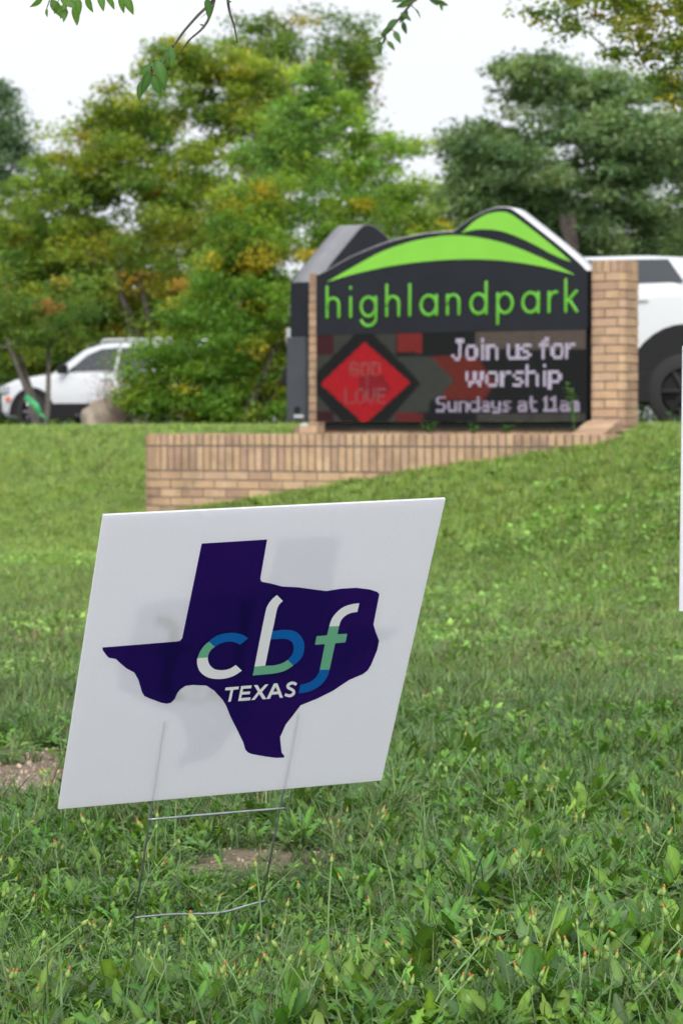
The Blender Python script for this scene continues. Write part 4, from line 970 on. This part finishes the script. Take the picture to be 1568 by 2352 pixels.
# small plants rooted in the planter bed
def sprig(px, py, d, h, n, seed, label, wid=.05):
    rng = np.random.default_rng(seed); c = at(px, py, d); t = empty('planter_weed', c); tag(t, label, 'plant')
    mb = MB(); ps = []
    for k in range(3):
        a = rng.uniform(0, 6.28); e = np.array([math.cos(a) * wid * .7, math.sin(a) * wid * .7, h * rng.uniform(.7, 1)]); mb.tube([(0, 0, 0), e * .5 + rng.normal(size=3) * .008, e], [.004, .003, .0015], 5)
        for q in range(n):
            s = e * rng.uniform(.15, 1.02); V, F, C = leaf_geo(rng.uniform(.04, .075), .028, rng, 0, 0, .6, -.3, 6, .2, (.06, .17, .03), (.09, .2, .05)); ps.append((rotz(V, rng.uniform(0, 6.28)) + s, F, C))
    child(mb.build('stem', mat('green_stem', (.08, .15, .04), .6), None, fix=False), t)
    V, F, C = join(ps); np_mesh('foliage', V, F, C, M['foliage'], t)
sprig(1318, 990, 21.75, .36, 15, 1, 'tall green weed in front of the lower right of the screen', .08)
sprig(985, 1000, 22.9, .12, 8, 2, 'low weed rooted behind the middle of the planter wall', .10)
sprig(1085, 1000, 22.6, .10, 6, 3, 'small weed behind the wall, just right of the middle one', .08)
sprig(1160, 1000, 22.3, .08, 6, 4, 'small weed behind the wall, nearest the brick ramp', .06)
sprig(1555, 1000, 22.5, .22, 12, 5, 'leafy weed on the crest in front of the truck tyre', .12)

# ------------------------------------------------------------------ lawn: plants shared as instances, one mass nobody could count
def inside(x, y, poly):
    r = np.zeros(len(x), bool); n = len(poly)
    for k in range(n):
        (x0, y0), (x1, y1) = poly[k], poly[(k + 1) % n]; c = ((y0 > y) != (y1 > y)) & (x < (x1 - x0) * (y - y0) / (y1 - y0 + 1e-12) + x0); r ^= c
    return r
PLOT = [(-1.64, 23.48), (1.985, 21.33), (2.15, 21.62), (2.5, 22.6), (2.45, 22.9), (.6, 25), (-.5, 25.5)]
protos = {}
def proto_coll(key, geos, m):
    c = bpy.data.collections.new(key)
    for k, g in enumerate(geos):
        me = np_mesh(f'{key}_{k}', *g, M[m] if isinstance(m, str) else m, False, True); o = bpy.data.objects.new(f'{key}_{k:02d}', me); c.objects.link(o)
    protos[key] = (c, len(geos))
def scatter(name, key, P, rot, scl, seed):
    """a points mesh that carries one plant per point"""
    c, n = protos[key]; rng = np.random.default_rng(seed)
    me = bpy.data.meshes.new(name); me.vertices.add(len(P)); me.vertices.foreach_set('co', P.astype(np.float32).ravel())
    for nm, ty, arr, fld in (('rot', 'FLOAT_VECTOR', rot, 'vector'), ('scl', 'FLOAT', scl, 'value'), ('idx', 'INT', rng.integers(0, n, len(P)), 'value')):
        a = me.attributes.new(nm, ty, 'POINT'); a.data.foreach_set(fld, np.ascontiguousarray(arr, dtype=np.int32 if ty == 'INT' else np.float32).ravel())
    o = link(bpy.data.objects.new(name, me)); tag(o, kind='stuff')
    ng = bpy.data.node_groups.new(name, 'GeometryNodeTree')
    ng.interface.new_socket('Geometry', in_out='INPUT', socket_type='NodeSocketGeometry'); ng.interface.new_socket('Geometry', in_out='OUTPUT', socket_type='NodeSocketGeometry')
    N, L = ng.nodes, ng.links; gi, go = N.new('NodeGroupInput'), N.new('NodeGroupOutput')
    ip = N.new('GeometryNodeInstanceOnPoints'); ci = N.new('GeometryNodeCollectionInfo')
    ci.inputs['Collection'].default_value = c; ci.inputs['Separate Children'].default_value = True; ci.inputs['Reset Children'].default_value = True
    ip.inputs['Pick Instance'].default_value = True
    def na(nm, ty):
        q = N.new('GeometryNodeInputNamedAttribute'); q.data_type = ty; q.inputs['Name'].default_value = nm; return [s for s in q.outputs if s.enabled and s.name == 'Attribute'][0]
    e2 = N.new('FunctionNodeEulerToRotation'); L.new(na('rot', 'FLOAT_VECTOR'), e2.inputs[0])
    L.new(gi.outputs[0], ip.inputs['Points']); L.new(ci.outputs[0], ip.inputs['Instance']); L.new(na('idx', 'INT'), ip.inputs['Instance Index'])
    L.new(e2.outputs[0], ip.inputs['Rotation']); L.new(na('scl', 'FLOAT'), ip.inputs['Scale']); L.new(ip.outputs[0], go.inputs[0])
    md = o.modifiers.new('plants', 'NODES'); md.node_group = ng
    return o
rg = np.random.default_rng(99)
# lobed rosettes, upright leafy weeds, oval-leaf mats, grass tufts
gW = [(.072, .168, .018), (.094, .205, .021), (.052, .130, .016), (.122, .235, .026), (.072, .150, .040)]
def rosette(k):
    ps = []; n = rg.integers(9, 14)
    for q in range(n):
        L = rg.uniform(.038, .084); col = np.array(gW[rg.integers(5)]) * rg.uniform(.75, 1.25)
        V, F, C = leaf_geo(L, L * rg.uniform(.19, .30), rg, rg.integers(4, 7), rg.uniform(.2, .5), rg.uniform(.35, 1.25), rg.uniform(-.7, .3), 19, rg.uniform(.05, .35), col, col * 1.35 + .01, rg.uniform(-.5, .5), True)
        V = rotz(V, q * 2.4 + rg.uniform(-.4, .4)); ps.append((V + np.array([rg.uniform(-.006, .006), rg.uniform(-.006, .006), 0]), F, C))
    return join(ps)
def upright(k):
    ps = []
    for q in range(rg.integers(6, 10)):
        L = rg.uniform(.042, .092); col = np.array(gW[rg.integers(5)]) * rg.uniform(.8, 1.3)
        V, F, C = leaf_geo(L, L * rg.uniform(.16, .28), rg, rg.integers(0, 5), .25, rg.uniform(.9, 1.45), rg.uniform(.1, 1.0), 13, rg.uniform(.1, .4), col, col * 1.35 + .01, rg.uniform(-.8, .8), rg.uniform() < .7)
        ps.append((rotz(V, rg.uniform(0, 6.28)) + np.array([rg.uniform(-.02, .02), rg.uniform(-.02, .02), 0]), F, C))
    return join(ps)
def matleaf(k):
    ps = []; pale = 1.55 if k >= 50 else 1.
    for q in range(rg.integers(14, 22)):
        L = rg.uniform(.02, .042); col = np.array([.14, .245, .05]) * pale * rg.uniform(.7, 1.3)
        V, F, C = leaf_geo(L, L * rg.uniform(.35, .6), rg, 0, 0, rg.uniform(-.1, .9), rg.uniform(-.6, .2), 6, .15, col, col * 1.2)
        a = rg.uniform(0, 6.28); r = rg.uniform(0, .05); ps.append((rotz(V, rg.uniform(0, 6.28)) + np.array([r * math.cos(a), r * math.sin(a), rg.uniform(.004, .03)]), F, C))
    return join(ps)
def tuft(k, nb=(14, 24), Lr=(.035, .11), Wr=(.0016, .0032), tone=(.10, .18, .055), sp=.022, dead=.10):
    ps = []
    for q in range(rg.integers(*nb)):
        L = rg.uniform(*Lr); col = np.array(tone) * rg.uniform(.65, 1.35)
        if rg.uniform() < dead: col = np.array((.22, .18, .10)) * rg.uniform(.7, 1.2)
        n = 6; t = np.linspace(0, 1, n); e0 = rg.uniform(.7, 1.5); e1 = e0 - rg.uniform(.3, 2.0); ang = e0 + (e1 - e0) * t; ds = L / (n - 1)
        x = np.concatenate([[0], np.cumsum(np.cos(ang[:-1]) * ds)]); z = np.concatenate([[0], np.cumsum(np.sin(ang[:-1]) * ds)]); w = rg.uniform(*Wr) * .5 * (1 - t ** 2 * .92)
        V = np.zeros((n, 2, 3)); V[:, 0] = np.stack([x, -w, z], 1); V[:, 1] = np.stack([x, w, z], 1); i = np.arange(n - 1) * 2; F = np.stack([i, i + 1, i + 3, i + 2], 1)
        a = rg.uniform(0, 6.28); r = rg.uniform(0, sp); ps.append((rotz(V.reshape(-1, 3), rg.uniform(0, 6.28)) + np.array([r * math.cos(a), r * math.sin(a), 0]), F, np.tile(col, (n * 2, 1))))
    return join(ps)
proto_coll('rosette', [rosette(k) for k in range(10)], 'weed')
proto_coll('upright_weed', [upright(k) for k in range(8)], 'weed')
proto_coll('leaf_mat', [matleaf(k) for k in range(6)], 'weed')
proto_coll('grass_tuft', [tuft(k) for k in range(8)], 'weed')
proto_coll('mid_tuft', [tuft(k + 20, (16, 26), (.03, .085), (.002, .0036), (.155, .25, .065), .03, .12) for k in range(7)], 'weed')
proto_coll('lawn_tuft', [tuft(k, (22, 34), (.03, .065), (.003, .005), (.245, .355, .085), .05, .10) for k in range(6)], 'weed')
def chip(k):
    n = 5; a = np.linspace(0, 6.28, n, endpoint=False); r = rg.uniform(.5, 1, n); s = rg.uniform(.006, .014); el = rg.uniform(.35, 1)
    top = np.stack([np.cos(a) * r * s, np.sin(a) * r * s * el, rg.uniform(.003, .008, n)], 1); bot = top * np.array([1.05, 1.05, 0]) - np.array([0, 0, .004])
    V = np.concatenate([top, bot, [[0, 0, .007]]]); F = []
    for q in range(n): F.append((q, (q + 1) % n, n + (q + 1) % n, n + q)); F.append((2 * n, (q + 1) % n, q, q))
    F = np.array(F); F = np.array([f if len(set(f)) == 4 else (f[0], f[1], f[2], f[2]) for f in F])
    F3 = []
    for f in F:
        F3.append((f[0], f[1], f[2]));
        if f[3] != f[2]: F3.append((f[0], f[2], f[3]))
    col = np.array([(.42, .33, .27), (.33, .24, .185), (.50, .41, .34), (.24, .16, .12), (.36, .22, .15)][rg.integers(5)]) * rg.uniform(.8, 1.2)
    return V, np.array(F3), np.tile(col, (len(V), 1))
proto_coll('dry_tuft', [tuft(k, (18, 28), (.025, .06), (.0026, .0045), (.34, .38, .12), .05, .25) for k in range(5)], 'weed')
proto_coll('clover', [matleaf(k + 50) for k in range(5)], 'weed')
proto_coll('mulch_chip', [chip(k) for k in range(8)], 'weed')
def field(n, y0, y1, rng, marg=.9):
    y = np.sqrt(rng.uniform(y0 ** 2, y1 ** 2, n * 2)); hw = .125 * y + marg * np.clip(y / 12, .45, 1.2); k = rng.uniform(0, 1, n * 2) < hw / hw.max() * (y1 / y) ** .0
    x = rng.uniform(-1, 1, n * 2) * hw; return x[:n], y[:n]
def patchy(x, y, s, seed):
    r = np.random.default_rng(seed); o = np.zeros_like(x)
    for k in range(5):
        a = r.uniform(0, 6.28); f = s * (1.0 + .7 * k); o += np.sin(f * (x * math.cos(a) + y * math.sin(a)) + r.uniform(0, 6.28)) / (1 + .5 * k)
    return .5 + .28 * o
def put(name, key, n, y0, y1, seed, smin, smax, keep, lean=.25, dz=0.):
    rng = np.random.default_rng(seed); x, y = field(n, y0, y1, rng)
    k = (rng.uniform(size=n) < keep(x, y)) & ~inside(x, y, PLOT); x, y = x[k], y[k]
    P = np.stack([x, y, tz(x, y) + dz], 1); m = len(x)
    rot = np.stack([rng.normal(size=m) * lean * .5, rng.normal(size=m) * lean * .5, rng.uniform(0, 6.28, m)], 1)
    return scatter(name, key, P, rot, rng.uniform(smin, smax, m) * sward(x, y), seed)
def sward(x, y):
    """how tall the plants stand: cropped round the wire stake, rank low on the right"""
    d = np.sqrt(((x + .30) / .42) ** 2 + ((y - 5.45) / .75) ** 2)
    h = .50 + .5 * np.clip((d - .75) / .6, 0, 1)
    h = h * (1 + .2 * np.clip((x + .02) / .3, 0, 1) * np.clip((5.9 - y) / .7, 0, 1))
    return h * np.where(y < 10, .82 + .36 * patchy(x, y, 6, 77), 1.)
thin = lambda x, y: np.clip(1 - 1.25 * bare(x, y), 0, 1)
# the nearest, tallest weeds stand low in the picture and to the right
lush = lambda x, y: np.clip(.55 + .5 * patchy(x, y, 5, 3) - .45 * np.clip((y - 5.2) / 1.2, 0, 1) * (x < .25), .05, 1)
put('weed_rosettes', 'rosette', 14500, 4.0, 9.0, 1, .7, 1.35, lambda x, y: thin(x, y) * lush(x, y))
put('upright_weeds', 'upright_weed', 7600, 4.0, 8.5, 2, .65, 1.2, lambda x, y: thin(x, y) * np.clip(lush(x, y) * (patchy(x, y, 4, 8) + .15), 0, 1))
put('grass_tufts', 'grass_tuft', 8200, 4.0, 10.0, 3, .8, 1.5, lambda x, y: (1 - .55 * np.clip((x + .05) / .3, 0, 1) * np.clip((6.0 - y) / .7, 0, 1)) * np.clip(1.0 - 1.1 * bare(x, y), .04, 1))
put('ground_weeds', 'leaf_mat', 15000, 7.0, 17.0, 4, .55, 1.05, lambda x, y: thin(x, y) * np.clip(patchy(x, y, 1.6, 5) * 1.3 - .1, .05, 1))
put('mid_rosettes', 'rosette', 4500, 8.5, 15.0, 9, .6, 1.2, lambda x, y: thin(x, y) * np.clip(patchy(x, y, 1.9, 6) * 1.1, .05, 1))
put('mid_grass', 'mid_tuft', 17000, 9.0, 18.0, 5, .9, 1.7, lambda x, y: np.clip(1 - 1.1 * bare(x, y), .04, 1))
put('far_lawn', 'lawn_tuft', 36000, 13.0, 27.0, 6, .8, 1.5, lambda x, y: np.clip((y - 12.5) / 4, .1, 1) * thin(x, y))
put('far_weeds', 'leaf_mat', 8000, 16.0, 26.0, 10, .7, 1.2, lambda x, y: np.clip(patchy(x, y, .9, 15) * 1.2 - .35, 0, 1))
put('hill_lawn', 'lawn_tuft', 26000, 26.0, 42.0, 7, 1.0, 1.9, lambda x, y: np.where((x > 3.1) & (y > 27.4), 0., 1.))
put('dry_grass', 'dry_tuft', 14000, 12.0, 30.0, 12, .8, 1.4, lambda x, y: np.clip(patchy(x, y, 1.1, 21) * 1.5 - .75, 0, 1))
put('crest_grass', 'dry_tuft', 6000, 26.0, 41.0, 13, .9, 1.6, lambda x, y: np.where((x > 3.1) & (y > 27.4), 0., .8))
put('clover_patches', 'clover', 21000, 9.0, 20.0, 14, .75, 1.4, lambda x, y: thin(x, y) * np.clip(patchy(x, y, 1.4, 31) * 2 - .8 + .25 * np.clip(x, -1, 1.5), 0, 1))
put('mulch_chips', 'mulch_chip', 60000, 4.2, 15.0, 8, .3, 1.05, lambda x, y: np.clip(bare(x, y) * 1.3, .02, 1), .5, .002)

# ------------------------------------------------------------------ budding stalks in the foreground, one thing each
M['stalk'] = mat('stalk_green', (.16, .27, .085), .5); M['bud'] = mat('bud_green', (.22, .33, .07), .5, var=.2, scale=300); M['petal'] = mat('orange_petal', (.50, .15, .03), .6, var=.3, scale=200)
def lathe(prof, n=8, ribs=0.):
    rows = [[(r * (1 + (ribs if q % 2 else -ribs)) * math.cos(2 * math.pi * q / n), r * (1 + (ribs if q % 2 else -ribs)) * math.sin(2 * math.pi * q / n), z) for q in range(n)] for r, z in prof]
    return MB().quadstrip(rows, True)
bud_me = lathe([(.0009, 0), (.0026, .001), (.0034, .0035), (.0032, .0065), (.0021, .0098), (.0013, .0116)], 10, .07).mesh('bud'); bud_me.materials.append(M['bud'])
tip_me = lathe([(.0012, .0105), (.0016, .0125), (.0014, .0147), (.0004, .0165)], 6, .12).mesh('petal_tip'); tip_me.materials.append(M['petal'])
for q in (bud_me, tip_me): q.polygons.foreach_set('use_smooth', [True] * len(q.polygons))
stalk_kinds = []
for k in range(7):
    rng = np.random.default_rng(300 + k); h = rng.uniform(.055, .115); ln = rng.normal(size=2) * .35 * h
    main = smooth_curve([(0, 0, 0), (ln[0] * .3 + rng.normal() * .004, ln[1] * .3, h * .5), (ln[0], ln[1], h)], 4); mb = MB(); mb.tube(main, list(np.linspace(.0014, .0009, len(main))), 5)
    ends = [(main[-1], main[-1] - main[-2])]
    for q in range(rng.integers(0, 3)):
        j = rng.integers(3, len(main) - 2); a = rng.uniform(0, 6.28); e = main[j] + np.array([math.cos(a) * .02, math.sin(a) * .02, rng.uniform(.012, .03)])
        pp = smooth_curve([main[j], (main[j] + e) / 2 + np.array([math.cos(a) * .004, math.sin(a) * .004, -.002]), e], 3); mb.tube(pp, .0008, 4); ends.append((e, pp[-1] - pp[-2]))
    me = mb.mesh('stalk'); me.materials.append(M['stalk']); stalk_kinds.append((me, ends, h))
rng = np.random.default_rng(71); placed = 0
while placed < 150:
    y = 4.25 + 4.6 * rng.uniform() ** 1.9; x = rng.uniform(-1, 1) * (.128 * y + .12)
    if bare(x, y) > .3 or (rng.uniform() > .35 + .65 * float(lush(np.array(x), np.array(y)))): continue
    me, ends, h = stalk_kinds[rng.integers(7)]; s = rng.uniform(.9, 1.45)
    t = empty('budding_stalk', (x, y, float(tz(x, y)) + rng.uniform(.005, .02)), rng.uniform(0, 6.28)); t.scale = (s, s, s)
    tag(t, 'slender weed stalk with a closed orange-tipped bud in the foreground grass', 'weed', 'budding weed stalks in the foreground')
    o = bpy.data.objects.new('stalk', me); link(o, t)
    for e, dr in ends:
        b = bpy.data.objects.new('bud', bud_me); link(b, t); b.location = e; b.rotation_euler = Vector(dr).to_track_quat('Z', 'Y').to_euler(); q = rng.uniform(.65, 1.05); b.scale = (q, q, q)
        if rng.uniform() < .7: link(bpy.data.objects.new('petal_tip', tip_me), b)
    placed += 1
